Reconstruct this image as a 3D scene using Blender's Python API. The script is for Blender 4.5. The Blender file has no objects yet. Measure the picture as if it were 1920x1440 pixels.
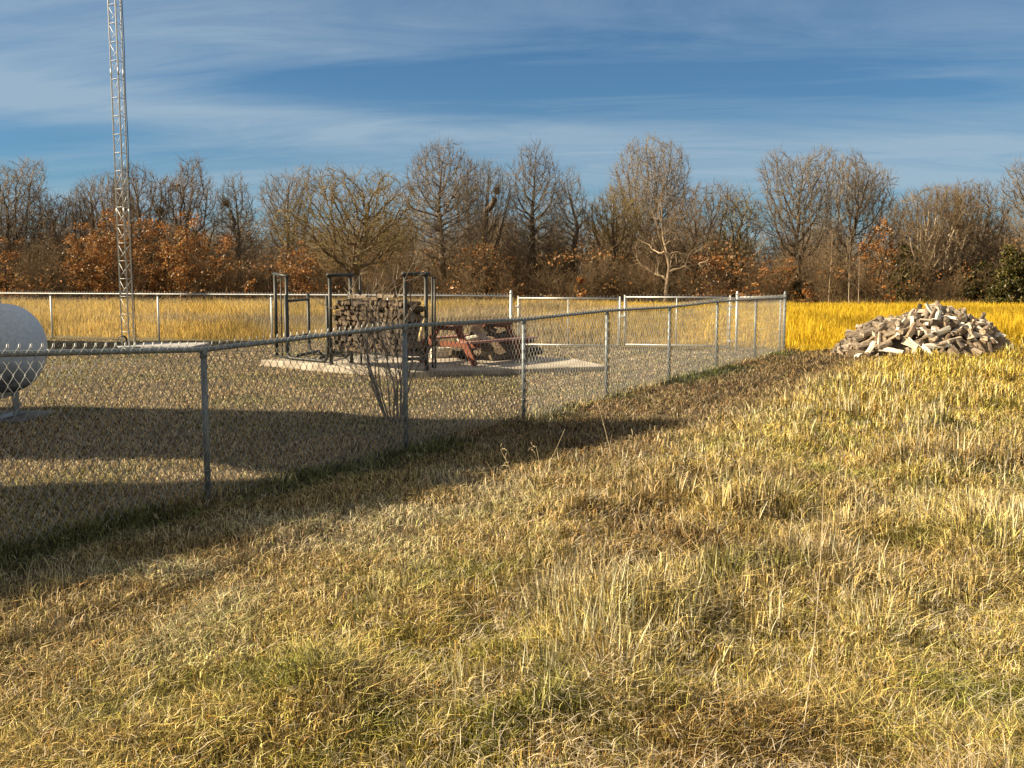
import bpy, math, random
import numpy as np
from mathutils import Vector, Matrix
R = math.radians
rnd = random.Random(7)
npr = np.random.RandomState(11)
sc = bpy.context.scene
COL = sc.collection

# ------------------------------------------------------------------ camera
CAM_H, F, YH = 1.75, 1900.0, 515.0
cam = bpy.data.cameras.new("camera")
cam.sensor_width = 36.0
cam.lens = 36.0 * F / 1920.0
cam.clip_start = 0.05
cam.clip_end = 3000
cam_o = bpy.data.objects.new("camera", cam)
COL.objects.link(cam_o)
cam_o.location = (0, 0, CAM_H)
cam_o.rotation_euler = (R(90) - math.atan((720 - YH) / F), 0, 0)
sc.camera = cam_o
sc.render.resolution_x, sc.render.resolution_y = 1024, 768
sc.view_settings.view_transform = 'Standard'
sc.view_settings.look = 'None'
sc.view_settings.gamma = 1.0
sc.view_settings.exposure = 1.15

# ------------------------------------------------------------------ light
SUN_EL, SUN_AZ = R(34), R(85)          # azimuth of the travelling light, from +Y towards +X
SD = Vector((math.sin(SUN_AZ) * math.cos(SUN_EL), math.cos(SUN_AZ) * math.cos(SUN_EL), -math.sin(SUN_EL)))
sun = bpy.data.lights.new("sun", 'SUN')
sun.energy = 5.0
sun.angle = R(0.9)
sun.color = (1.0, 0.83, 0.58)
sun_o = bpy.data.objects.new("sun", sun)
COL.objects.link(sun_o)
sun_o.rotation_euler = SD.to_track_quat('-Z', 'Y').to_euler()
sun_o.location = (-40, 0, 30)

w = bpy.data.worlds.new("World")
sc.world = w
w.use_nodes = True
nt = w.node_tree
nt.nodes.clear()
def N(t, tree, **k):
    n = tree.nodes.new(t)
    for a, b in k.items():
        setattr(n, a, b)
    return n
def mth(tree, op, a, b=None, c=None, clamp=False):
    n = tree.nodes.new('ShaderNodeMath'); n.operation = op; n.use_clamp = clamp
    for i, v in enumerate((a, b, c)):
        if v is None: continue
        if isinstance(v, (int, float)): n.inputs[i].default_value = v
        else: tree.links.new(v, n.inputs[i])
    return n.outputs[0]
L = nt.links.new
out = N('ShaderNodeOutputWorld', nt)
bg = N('ShaderNodeBackground', nt)
sky = N('ShaderNodeTexSky', nt, sky_type='NISHITA', sun_disc=False)
sky.sun_elevation = SUN_EL
sky.sun_rotation = math.atan2(-SD.x, -SD.y)
sky.altitude = 300; sky.air_density = 1.0; sky.dust_density = 0.4; sky.ozone_density = 2.5
tc = N('ShaderNodeTexCoord', nt)
sp = N('ShaderNodeSeparateXYZ', nt); L(tc.outputs['Generated'], sp.inputs[0])
zz = mth(nt, 'ADD', mth(nt, 'MAXIMUM', sp.outputs[2], 0.0), 0.10)
u = mth(nt, 'DIVIDE', sp.outputs[0], zz)
v = mth(nt, 'DIVIDE', sp.outputs[1], zz)
cb = N('ShaderNodeCombineXYZ', nt)
L(mth(nt, 'ADD', mth(nt, 'MULTIPLY', u, 0.34), mth(nt, 'MULTIPLY', v, 0.05)), cb.inputs[0])
L(mth(nt, 'ADD', mth(nt, 'MULTIPLY', v, 0.95), mth(nt, 'MULTIPLY', u, 0.10)), cb.inputs[1])
def wnoise(scale, det, rough, dist, off):
    m = N('ShaderNodeMapping', nt); m.inputs['Location'].default_value = off
    L(cb.outputs[0], m.inputs[0])
    n = N('ShaderNodeTexNoise', nt); n.inputs['Scale'].default_value = scale
    n.inputs['Detail'].default_value = det; n.inputs['Roughness'].default_value = rough
    n.inputs['Distortion'].default_value = dist
    L(m.outputs[0], n.inputs[0])
    return n.outputs['Fac']
def ramp(tree, fac, stops):
    r = tree.nodes.new('ShaderNodeValToRGB')
    e = r.color_ramp.elements
    while len(e) < len(stops): e.new(0.5)
    for i, (p, c) in enumerate(stops):
        e[i].position = p; e[i].color = (*c, 1) if len(c) == 3 else c
    tree.links.new(fac, r.inputs[0])
    return r.outputs[0]
n1 = wnoise(0.75, 9, 0.52, 0.5, (3.1, 1.2, 0))
n2 = wnoise(2.0, 9, 0.66, 0.9, (0.4, 7.7, 2))
nn = mth(nt, 'ADD', mth(nt, 'MULTIPLY', n1, 0.62), mth(nt, 'MULTIPLY', n2, 0.38))
cf = ramp(nt, nn, [(0.38, (0.06, 0.06, 0.06)), (0.50, (.48, .48, .48)), (0.60, (1, 1, 1))])
SKY_K = 0.0385
tint = N('ShaderNodeMix', nt, data_type='RGBA', blend_type='MULTIPLY'); tint.inputs[0].default_value = 1.0
L(sky.outputs[0], tint.inputs[6]); tint.inputs[7].default_value = (0.44, 0.76, 0.98, 1)
mx = N('ShaderNodeMix', nt, data_type='RGBA')
band = mth(nt, 'ADD', mth(nt, 'MULTIPLY', sp.outputs[0], 0.06), mth(nt, 'ADD', sp.outputs[2], -0.128))
band = mth(nt, 'POWER', 2.718, mth(nt, 'MULTIPLY', mth(nt, 'MULTIPLY', band, band), -2600.0))
band = mth(nt, 'MULTIPLY', band, mth(nt, 'ADD', mth(nt, 'MULTIPLY', n2, 1.1), 0.05))
L(mth(nt, 'MULTIPLY', mth(nt, 'ADD', cf, band, clamp=True), 0.74), mx.inputs[0])
L(tint.outputs[2], mx.inputs[6]); mx.inputs[7].default_value = (4.6, 6.0, 7.2, 1)
# bright cloud deck added out of view, overhead and behind, to lift the shade
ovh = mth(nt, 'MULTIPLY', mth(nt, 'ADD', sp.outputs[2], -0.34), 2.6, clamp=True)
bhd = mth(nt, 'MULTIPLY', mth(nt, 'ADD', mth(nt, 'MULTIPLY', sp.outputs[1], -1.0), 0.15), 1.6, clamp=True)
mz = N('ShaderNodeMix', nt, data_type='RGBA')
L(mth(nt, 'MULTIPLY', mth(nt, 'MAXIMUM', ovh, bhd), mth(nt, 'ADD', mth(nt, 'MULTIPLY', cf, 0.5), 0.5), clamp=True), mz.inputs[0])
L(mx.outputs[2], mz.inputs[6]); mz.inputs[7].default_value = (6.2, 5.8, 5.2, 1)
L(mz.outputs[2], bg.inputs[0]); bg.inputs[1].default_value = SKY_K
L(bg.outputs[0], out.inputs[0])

# ------------------------------------------------------------------ helpers
def smooth(a, b, x):
    t = np.clip((np.asarray(x, float) - a) / (b - a), 0, 1)
    return t * t * (3 - 2 * t)
_perm = np.random.RandomState(5).rand(256, 256)
def vnoise(x, y, s, ox=0.0):
    x = np.asarray(x, float) / s + 57.3 + ox; y = np.asarray(y, float) / s + 91.7 + ox * 1.7
    xi = np.floor(x).astype(int); yi = np.floor(y).astype(int)
    fx = x - xi; fy = y - yi
    fx = fx * fx * (3 - 2 * fx); fy = fy * fy * (3 - 2 * fy)
    g = lambda a, b: _perm[a & 255, b & 255]
    return (g(xi, yi) * (1 - fx) + g(xi + 1, yi) * fx) * (1 - fy) + (g(xi, yi + 1) * (1 - fx) + g(xi + 1, yi + 1) * fx) * fy

# near fence line: first and corner post, feet on the ground
NF0 = np.array([-2.36, 7.73]); NFC = np.array([6.15, 22.9])
NFD = (NFC - NF0) / np.linalg.norm(NFC - NF0)
NFN = np.array([NFD[1], -NFD[0]])                       # points to the right, outside
FFL = np.array([-13.6, 27.9])                           # far fence left end direction point
def side(x, y):                                         # signed distance right of near fence
    return (np.asarray(x) - NF0[0]) * NFN[0] + (np.asarray(y) - NF0[1]) * NFN[1]
FFD = (FFL - NFC) / np.linalg.norm(FFL - NFC)
FFN = np.array([FFD[1], -FFD[0]])
if FFN[1] < 0: FFN = -FFN
def beyond(x, y):                                       # signed distance beyond far fence line
    return (np.asarray(x) - NFC[0]) * FFN[0] + (np.asarray(y) - NFC[1]) * FFN[1]
def gz(x, y):
    x = np.asarray(x, float); y = np.asarray(y, float)
    z = -1.0 * smooth(30, 92, y)
    near = 1 - smooth(30, 60, np.hypot(x, y))
    z = z + (vnoise(x, y, 2.3) - 0.5) * 0.05 * near + (vnoise(x, y, 0.7, 9) - 0.5) * 0.03 * near
    s = side(x, y)
    hum = near * smooth(2.0, 3.6, s) * (1 - smooth(22, 26, y))
    z = z + hum * ((vnoise(x, y, .62, 17) - .5) * .20 + (vnoise(x, y, .33, 23) - .5) * .09) + near * (1 - smooth(1.5, 3, s)) * smooth(-.5, .5, s) * (vnoise(x, y, .4, 27) - .5) * .04
    z = z + near * 0.05 * smooth(1.5, 3.2, s) - near * 0.045 * np.exp(-((s - 0.35) / 0.25) ** 2) * smooth(0.3, 0.7, vnoise(x, y, 1.3, 4))
    return z
def gzf(x, y): return float(gz(x, y))

class MB:
    def __init__(self): self.v = []; self.f = []; self.m = []; self.cur = 0
    def add(self, vs, fs, mi=None):
        b = len(self.v); self.v.extend(tuple(p) for p in vs)
        for i, f in enumerate(fs):
            self.f.append(tuple(b + k for k in f)); self.m.append(self.cur if mi is None else (mi[i] if isinstance(mi, list) else mi))
    def box(self, c, s, rz=0.0, M=None, bev=0.0):
        x, y, z = (k / 2 for k in s)
        if bev > 0:
            b = min(bev, x * .9, y * .9, z * .9)
            vs = []
            for sz in (-1, 1):
                for (ax, ay) in ((-1, -1), (1, -1), (1, 1), (-1, 1)):
                    vs.append((ax * (x - b), ay * (y - b), sz * z))
            for sz in (-1, 1):
                for (ax, ay) in ((-1, -1), (1, -1), (1, 1), (-1, 1)):
                    vs.append((ax * x, ay * (y - b), sz * (z - b)))
                    vs.append((ax * (x - b), ay * y, sz * (z - b)))
            # simple convex arrangement
            def i1(sz, k): return (0 if sz < 0 else 4) + k
            def i2(sz, k, t): return 8 + (0 if sz < 0 else 8) + k * 2 + t
            fs = [(3, 2, 1, 0), (4, 5, 6, 7)]
            order = [(0, 1), (1, 1), (1, 0), (2, 0), (2, 1), (3, 1), (3, 0), (0, 0)]
            # ring around: alternate points
            rb = [i2(-1, k, t) for k, t in order]; rt = [i2(1, k, t) for k, t in order]
            for i in range(8):
                j = (i + 1) % 8
                fs.append((rb[i], rb[j], rt[j], rt[i]))
            ib = [0, 1, 1, 2, 2, 3, 3, 0]
            for i in range(8):
                j = (i + 1) % 8
                a, c2 = ib[i], ib[j]
                if a == c2:
                    fs.append((i1(-1, a), rb[j], rb[i])); fs.append((i1(1, a), rt[i], rt[j]))
                else:
                    fs.append((i1(-1, a), i1(-1, c2), rb[j], rb[i])); fs.append((i1(1, c2), i1(1, a), rt[i], rt[j]))
        else:
            vs = [(a * x, b_ * y, c_ * z) for c_ in (-1, 1) for a, b_ in ((-1, -1), (1, -1), (1, 1), (-1, 1))]
            fs = [(3, 2, 1, 0), (4, 5, 6, 7), (0, 1, 5, 4), (1, 2, 6, 5), (2, 3, 7, 6), (3, 0, 4, 7)]
        T = Matrix.Translation(c) @ (M if M is not None else Matrix.Rotation(rz, 4, 'Z'))
        self.add([T @ Vector(p) for p in vs], fs)
    def bar(self, a, b, wd, th, up=(0, 0, 1)):
        """rectangular bar from a to b"""
        a = Vector(a); b = Vector(b); d = (b - a); ln = d.length; d.normalize()
        upv = Vector(up); s = d.cross(upv)
        if s.length < 1e-4: s = d.cross(Vector((1, 0, 0)))
        s.normalize(); t = s.cross(d)
        M = Matrix((( d.x, s.x, t.x, 0), (d.y, s.y, t.y, 0), (d.z, s.z, t.z, 0), (0, 0, 0, 1)))
        self.box((a + b) / 2, (ln, wd, th), M=M, bev=min(wd, th) * .12)
    def tube(self, pts, rad, n=8, caps=True, closed=False):
        pts = [Vector(p) for p in pts]
        k = len(pts)
        if isinstance(rad, (int, float)): rad = [rad] * k
        rings = []; prev = None
        for i, p in enumerate(pts):
            if closed: d = pts[(i + 1) % k] - pts[i - 1]
            else: d = pts[min(i + 1, k - 1)] - pts[max(i - 1, 0)]
            if d.length < 1e-9: d = Vector((0, 0, 1))
            d.normalize()
            if prev is None:
                s = d.cross(Vector((0, 0, 1)))
                if s.length < 0.05: s = d.cross(Vector((1, 0, 0)))
            else:
                s = prev - d * prev.dot(d)
                if s.length < 1e-5: s = d.cross(Vector((1, 0, 0)))
            s.normalize(); prev = s; t = d.cross(s)
            rings.append([p + (s * math.cos(2 * math.pi * j / n) + t * math.sin(2 * math.pi * j / n)) * rad[i] for j in range(n)])
        vs = [q for r in rings for q in r]; fs = []
        for i in range(k if closed else k - 1):
            for j in range(n):
                a = i * n + j; b = i * n + (j + 1) % n
                c = ((i + 1) % k) * n + (j + 1) % n; d_ = ((i + 1) % k) * n + j
                fs.append((a, b, c, d_))
        if caps and not closed:
            fs.append(tuple(range(n - 1, -1, -1))); fs.append(tuple((k - 1) * n + j for j in range(n)))
        self.add(vs, fs)
    def lathe(self, prof, n, M):
        """prof: (r, h) pairs about local Z"""
        vs = []; fs = []
        for r, h in prof:
            for j in range(n):
                a = 2 * math.pi * j / n
                vs.append(M @ Vector((r * math.cos(a), r * math.sin(a), h)))
        for i in range(len(prof) - 1):
            for j in range(n):
                fs.append((i * n + j, i * n + (j + 1) % n, (i + 1) * n + (j + 1) % n, (i + 1) * n + j))
        fs.append(tuple(range(n - 1, -1, -1))); fs.append(tuple((len(prof) - 1) * n + j for j in range(n)))
        self.add(vs, fs)
    def mesh(self, name, mats, smooth_=False):
        me = bpy.data.meshes.new(name)
        me.from_pydata(self.v, [], self.f)
        for m_ in (mats if isinstance(mats, (list, tuple)) else [mats]): me.materials.append(m_)
        if len(set(self.m)) > 1 or (self.m and self.m[0]): me.polygons.foreach_set('material_index', self.m)
        if smooth_: me.polygons.foreach_set('use_smooth', [True] * len(me.polygons))
        me.update()
        return me
    def build(self, name, mats, parent=None, smooth_=False):
        return link(name, self.mesh(name, mats, smooth_), parent)
def link(name, me, parent=None):
    o = bpy.data.objects.new(name, me); COL.objects.link(o)
    if parent is not None: o.parent = parent
    return o
def tag(o, label=None, cat=None, group=None, kind=None):
    if label: o['label'] = label
    if cat: o['category'] = cat
    if group: o['group'] = group
    if kind: o['kind'] = kind
    return o
def empty(name, loc, rz=0.0):
    o = bpy.data.objects.new(name, None); COL.objects.link(o)
    o.location = loc; o.rotation_euler = (0, 0, rz); o.empty_display_size = 0.2
    return o
def local(o, p):
    return (Matrix.Rotation(-o.rotation_euler.z, 4, 'Z') @ (Vector(p) - o.location))
def npmesh(name, V, loops, starts, totals, mats, col=None, smooth_=False):
    me = bpy.data.meshes.new(name)
    me.vertices.add(len(V)); me.vertices.foreach_set('co', np.asarray(V, np.float32).ravel())
    me.loops.add(len(loops)); me.loops.foreach_set('vertex_index', np.asarray(loops, np.int32))
    me.polygons.add(len(starts)); me.polygons.foreach_set('loop_start', np.asarray(starts, np.int32))
    me.polygons.foreach_set('loop_total', np.asarray(totals, np.int32))
    if smooth_: me.polygons.foreach_set('use_smooth', np.ones(len(starts), bool))
    if col is not None:
        a = me.color_attributes.new('Col', 'FLOAT_COLOR', 'POINT')
        c4 = np.ones((len(V), 4), np.float32); c4[:, :3] = col
        a.data.foreach_set('color', c4.ravel())
    for m_ in (mats if isinstance(mats, (list, tuple)) else [mats]): me.materials.append(m_)
    me.update(calc_edges=True)
    return me

# ------------------------------------------------------------------ materials
def new_mat(name):
    m = bpy.data.materials.new(name); m.use_nodes = True
    t = m.node_tree; t.nodes.clear()
    o = t.nodes.new('ShaderNodeOutputMaterial'); b = t.nodes.new('ShaderNodeBsdfPrincipled')
    t.links.new(b.outputs[0], o.inputs[0])
    return m, t, b, o
def coords(t, kind='Object', scale=(1, 1, 1)):
    c = t.nodes.new('ShaderNodeTexCoord'); m = t.nodes.new('ShaderNodeMapping')
    m.inputs['Scale'].default_value = scale
    t.links.new(c.outputs[kind], m.inputs[0]); return m.outputs[0]
def noise(t, vec, scale, det=4, rough=0.55, dist=0.0):
    n = t.nodes.new('ShaderNodeTexNoise'); n.inputs['Scale'].default_value = scale
    n.inputs['Detail'].default_value = det; n.inputs['Roughness'].default_value = rough
    n.inputs['Distortion'].default_value = dist
    t.links.new(vec, n.inputs[0]); return n.outputs['Fac']
def bump(t, b, h, strength=0.3, dist=0.01):
    n = t.nodes.new('ShaderNodeBump'); n.inputs['Strength'].default_value = strength; n.inputs['Distance'].default_value = dist
    t.links.new(h, n.inputs['Height']); t.links.new(n.outputs[0], b.inputs['Normal'])
def mixc(t, f, a, b, mode='MIX'):
    n = t.nodes.new('ShaderNodeMix'); n.data_type = 'RGBA'; n.blend_type = mode
    for i, q in ((0, f), (6, a), (7, b)):
        if isinstance(q, (int, float)): n.inputs[i].default_value = q
        elif isinstance(q, tuple): n.inputs[i].default_value = (*q, 1)
        else: t.links.new(q, n.inputs[i])
    return n.outputs[2]
def noisy(name, stops, scale=6, det=5, rough=0.8, metal=0.0, bmp=0.2, sc3=(1, 1, 1), rand=0.0, dist=0.0, bd=0.01, nr=0.6):
    m, t, b, o = new_mat(name)
    v_ = coords(t, 'Object', sc3)
    f = noise(t, v_, scale, det, nr, dist)
    c = ramp(t, f, stops)
    if rand:
        oi = t.nodes.new('ShaderNodeObjectInfo')
        k = mth(t, 'ADD', mth(t, 'MULTIPLY', oi.outputs['Random'], 2 * rand), 1 - rand)
        cbn = t.nodes.new('ShaderNodeCombineXYZ')
        for i in range(3): t.links.new(k, cbn.inputs[i])
        c = mixc(t, 1.0, c, cbn.outputs[0], 'MULTIPLY')
        c = mixc(t, mth(t, 'FRACT', mth(t, 'MULTIPLY', oi.outputs['Random'], 7.3)), c, mixc(t, 1.0, c, (1.0, .88, .74), 'MULTIPLY'))
    t.links.new(c, b.inputs['Base Color'])
    b.inputs['Roughness'].default_value = rough; b.inputs['Metallic'].default_value = metal
    if bmp: bump(t, b, f, bmp, bd)
    return m
galv_shaded = noisy('shaded_galvanised_steel', [(0.3, (.14, .165, .175)), (0.7, (.25, .28, .29))], 30, 4, 0.5, 0.4, 0.05, (1, 1, .3))  # near fence steel, base colour darkened to stand in for its shade
galv_wire = noisy('galvanised_wire', [(0.3, (.26, .27, .27)), (0.7, (.46, .47, .46))], 12, 2, 0.55, 0.3, 0)
galv_bright = noisy('bright_galvanised_steel', [(0.3, (.46, .48, .48)), (0.7, (.62, .63, .62))], 10, 3, 0.5, 0.35, 0.03)
black_steel = noisy('black_painted_pipe', [(0.35, (.018, .020, .016)), (0.6, (.035, .036, .028)), (0.75, (.09, .055, .03))], 9, 5, 0.5, 0.2, 0.1)
concrete = noisy('pale_concrete', [(0.3, (.20, .165, .12)), (0.5, (.38, .33, .255)), (0.72, (.54, .49, .40))], 2.2, 10, 0.9, 0, 0.25)
concrete_grey = noisy('grey_concrete', [(0.3, (.27, .26, .25)), (0.7, (.42, .41, .39))], 6, 8, 0.9, 0, 0.25)
redwood = noisy('red_brown_stain', [(0.3, (.12, .035, .015)), (0.55, (.24, .068, .026)), (0.8, (.30, .13, .07))], 7, 6, 0.65, 0, 0.2, (1, 6, 6))
redtop = noisy('worn_red_boards', [(0.3, (.22, .10, .07)), (0.6, (.36, .19, .15)), (0.8, (.42, .27, .22))], 7, 6, 0.7, 0, 0.2, (1, 8, 8))
bark_log = noisy('log_bark', [(0.3, (.08, .06, .042)), (0.5, (.21, .165, .12)), (0.7, (.42, .36, .28))], 12, 8, 0.95, 0, 0.8, (1, 3.5, 3.5), 0.45, 0.6, 0.02)
wood_split = noisy('weathered_split_wood', [(0.28, (.17, .13, .09)), (0.5, (.43, .36, .27)), (0.72, (.66, .60, .50))], 7, 7, 0.9, 0, 0.6, (.7, 9, 9), 0.50, 0.3, 0.015)
wood_end = noisy('log_end_grain', [(0.32, (.06, .047, .034)), (0.5, (.26, .21, .155)), (0.68, (.54, .47, .38))], 16, 6, 0.95, 0, 0.5, (1, 1, 1), 0.60)
wood_white = noisy('bleached_wood', [(0.3, (.45, .40, .32)), (0.55, (.72, .67, .57)), (0.8, (.82, .78, .70))], 6, 7, 0.85, 0, 0.5, (.7, 9, 9))
rubber = noisy('black_rubber', [(0.3, (.012, .012, .013)), (0.7, (.03, .03, .03))], 20, 3, 0.6, 0, 0.1)
bark_tree = noisy('tree_bark', [(0.3, (.055, .042, .03)), (0.55, (.15, .118, .085)), (0.75, (.27, .225, .165))], 1.3, 7, 0.95, 0, 0.6, (1, 1, .35), 0.15, 0.5, 0.1)
bark_dark = noisy('dark_tree_bark', [(0.3, (.028, .022, .017)), (0.6, (.075, .058, .042)), (0.8, (.15, .12, .085))], 1.3, 7, 0.95, 0, 0.6, (1, 1, .35), 0.15, 0.5, 0.1)
bark_pale = noisy('pale_tree_bark', [(0.3, (.16, .125, .085)), (0.5, (.42, .35, .26)), (0.7, (.62, .55, .45))], 0.9, 7, 0.9, 0, 0.5, (1, 1, .5), 0.1, 0.5, 0.1)
barn_metal = noisy('barn_siding', [(0.3, (.35, .34, .31)), (0.7, (.48, .47, .43))], 2, 4, 0.6, 0.1, 0.1, (1, 1, .2))
barn_roof = noisy('barn_roof_metal', [(0.3, (.22, .23, .23)), (0.7, (.34, .35, .35))], 2, 4, 0.5, 0.3, 0.1)

def twig_mat(name, a, b_, c):
    m, t, b, o = new_mat(name)
    g = t.nodes.new('ShaderNodeNewGeometry')
    f = noise(t, g.outputs['Position'], 0.55, 5, 0.7)
    oi = t.nodes.new('ShaderNodeObjectInfo')
    col = ramp(t, f, [(0.3, a), (0.5, b_), (0.7, c)])
    k = mth(t, 'ADD', mth(t, 'MULTIPLY', oi.outputs['Random'], 0.4), 0.8)
    cbn = t.nodes.new('ShaderNodeCombineXYZ')
    for i in range(3): t.links.new(k, cbn.inputs[i])
    t.links.new(mixc(t, 1.0, col, cbn.outputs[0], 'MULTIPLY'), b.inputs['Base Color'])
    b.inputs['Roughness'].default_value = 0.9
    return m
twig_brown = twig_mat('brown_twigs', (.12, .082, .045), (.20, .145, .085), (.29, .22, .14))
twig_grey = twig_mat('grey_twigs', (.14, .11, .078), (.22, .18, .13), (.31, .26, .195))
twig_olive = twig_mat('olive_brown_twigs', (.12, .088, .032), (.20, .148, .06), (.29, .22, .10))
brush_mat = twig_mat('undergrowth_twigs', (.07, .046, .022), (.15, .10, .05), (.27, .19, .10))

def colattr_mat(name, transl=0.3, rough=0.8, tint=(1, 1, 1), gls=0.03):
    m, t, b, o = new_mat(name)
    a = t.nodes.new('ShaderNodeAttribute'); a.attribute_name = 'Col'
    t.nodes.remove(b)
    d = t.nodes.new('ShaderNodeBsdfDiffuse'); tr = t.nodes.new('ShaderNodeBsdfTranslucent')
    gl = t.nodes.new('ShaderNodeBsdfGlossy'); gl.inputs['Roughness'].default_value = 0.45
    ms = t.nodes.new('ShaderNodeMixShader'); ms.inputs[0].default_value = transl
    m2 = t.nodes.new('ShaderNodeMixShader'); m2.inputs[0].default_value = gls
    c = mixc(t, 1.0, a.outputs['Color'], tint, 'MULTIPLY')
    t.links.new(c, d.inputs[0]); t.links.new(c, tr.inputs[0])
    t.links.new(d.outputs[0], ms.inputs[1]); t.links.new(tr.outputs[0], ms.inputs[2])
    t.links.new(ms.outputs[0], m2.inputs[1]); t.links.new(gl.outputs[0], m2.inputs[2])
    t.links.new(m2.outputs[0], o.inputs[0])
    return m
grass_mat = colattr_mat('dry_grass_blades', 0.14)
field_mat = colattr_mat('golden_grass_blades', 0.38, gls=0.01)
leaf_mat = colattr_mat('dry_oak_leaves', 0.35)
cedar_mat = colattr_mat('cedar_foliage', 0.15)

# ------------------------------------------------------------------ ground
def axis(segs):
    r = []
    for a, b, st in segs:
        r.extend(np.arange(a, b - 1e-6, st).tolist())
    r.append(segs[-1][1]); return np.array(r)
gx = axis([(-700, -100, 60), (-100, -30, 7), (-30, -14, 1.0), (-14, 16, 0.16), (16, 34, 1.0), (34, 104, 7), (104, 704, 60)])
gy = axis([(-300, -20, 40), (-20, -2, 2), (-2, 30, 0.16), (30, 60, 1.0), (60, 130, 3.5), (130, 830, 70)])
GX, GY = np.meshgrid(gx, gy)
GZ = gz(GX, GY)
Vg = np.stack([GX.ravel(), GY.ravel(), GZ.ravel()], 1)
nx, ny = len(gx), len(gy)
ii, jj = np.meshgrid(np.arange(nx - 1), np.arange(ny - 1))
a0 = (jj * nx + ii).ravel()
loops = np.stack([a0, a0 + 1, a0 + nx + 1, a0 + nx], 1).ravel()
def zone_color(x, y, jitter=None):
    """colour of the grass and thatch at a place (real patches of straw, green, brown)"""
    x = np.asarray(x, float); y = np.asarray(y, float)
    s = side(x, y); b = beyond(x, y)
    p1 = vnoise(x, y, 1.6, 2)[:, None]; p2 = vnoise(x, y, 0.45, 5)[:, None]; p3 = vnoise(x, y, 4.5, 8)[:, None]
    straw = np.array([.55, .42, .185]); gold = np.array([.62, .45, .09]); green = np.array([.23, .25, .045]); brown = np.array([.27, .175, .08]); pale = np.array([.66, .55, .33])
    c = straw + (pale - straw) * smooth(.45, .8, p2) + 0 * p1
    c = c + (brown - c) * 0.6 * smooth(.55, .85, p1)
    # meadow: more yellow and green
    mead = (smooth(1.4, 3.4, s) * (1 - smooth(-.5, .5, np.minimum(b, 99))))[:, None]
    c = c + (gold - c) * 0.70 * mead * smooth(.2, .65, p3 * .5 + p2 * .5)
    c = c + (green - c) * 0.75 * mead * smooth(.50, .74, vnoise(x, y, .75, 13)[:, None] * .45 + vnoise(x, y, .22, 15)[:, None] * .55)
    dk = mead * smooth(.58, .8, vnoise(x, y, 1.1, 33)[:, None]) * (1 - smooth(7, 12, y))[:, None]
    c = c + (brown - c) * .6 * dk
    right = smooth(2.5, 8, x)[:, None] * smooth(9, 18, y)[:, None]
    c = c + (np.array([.70, .48, .08]) - c) * 0.65 * right
    # yard: pinkish beige, some green
    yard = (1 - smooth(-.4, .2, s))[:, None] * (1 - smooth(-.3, .3, b))[:, None]
    c = c + (np.array([.45, .35, .215]) - c) * 0.8 * yard
    c = c + (green - c) * 0.30 * yard * smooth(.5, .8, vnoise(x, y, 1.1, 21)[:, None])
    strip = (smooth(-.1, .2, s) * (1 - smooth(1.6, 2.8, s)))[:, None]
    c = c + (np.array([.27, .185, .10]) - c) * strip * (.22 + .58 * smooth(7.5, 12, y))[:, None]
    moss = (np.exp(-((s - .15) / .38) ** 2) * smooth(.25, .6, vnoise(x, y, .8, 31)))[:, None] * (1 - smooth(-1, .5, b))[:, None]
    c = c + (np.array([.10, .13, .03]) - c) * 0.85 * moss
    fld = (smooth(-.2, .8, b))[:, None] * (1 - smooth(-.6, .1, 23.2 - y))[:, None]
    fcol = np.array([.72, .48, .05]) + (np.array([.56, .40, .16]) - np.array([.66, .41, .07])) * (1 - smooth(2, 7, x - 0.06 * y))[:, None] * 0.75
    c = c + (fcol - c) * fld
    return np.clip(c, 0.01, .9)
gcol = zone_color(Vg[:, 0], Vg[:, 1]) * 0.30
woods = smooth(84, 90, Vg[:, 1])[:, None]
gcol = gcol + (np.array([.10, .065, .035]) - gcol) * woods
gm, t, b, o = new_mat('soil_and_thatch')
a = t.nodes.new('ShaderNodeAttribute'); a.attribute_name = 'Col'
v_ = coords(t, 'Object')
f1 = noise(t, v_, 45, 6, 0.75, 0.4); f2 = noise(t, v_, 9, 6, 0.7)
c_ = mixc(t, 1.0, a.outputs['Color'], ramp(t, f1, [(0.3, (.35, .33, .30)), (0.55, (.9, .9, .9)), (0.75, (1.6, 1.6, 1.55))]), 'MULTIPLY')
c_ = mixc(t, 1.0, c_, ramp(t, f2, [(0.3, (.7, .7, .7)), (0.7, (1.15, 1.15, 1.15))]), 'MULTIPLY')
t.links.new(c_, b.inputs['Base Color']); b.inputs['Roughness'].default_value = 0.95
bump(t, b, f1, 0.6, 0.02)
ground = link('ground', npmesh('ground', Vg, loops, np.arange(len(a0)) * 4, np.full(len(a0), 4), gm, gcol, True))
tag(ground, kind='structure')

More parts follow.
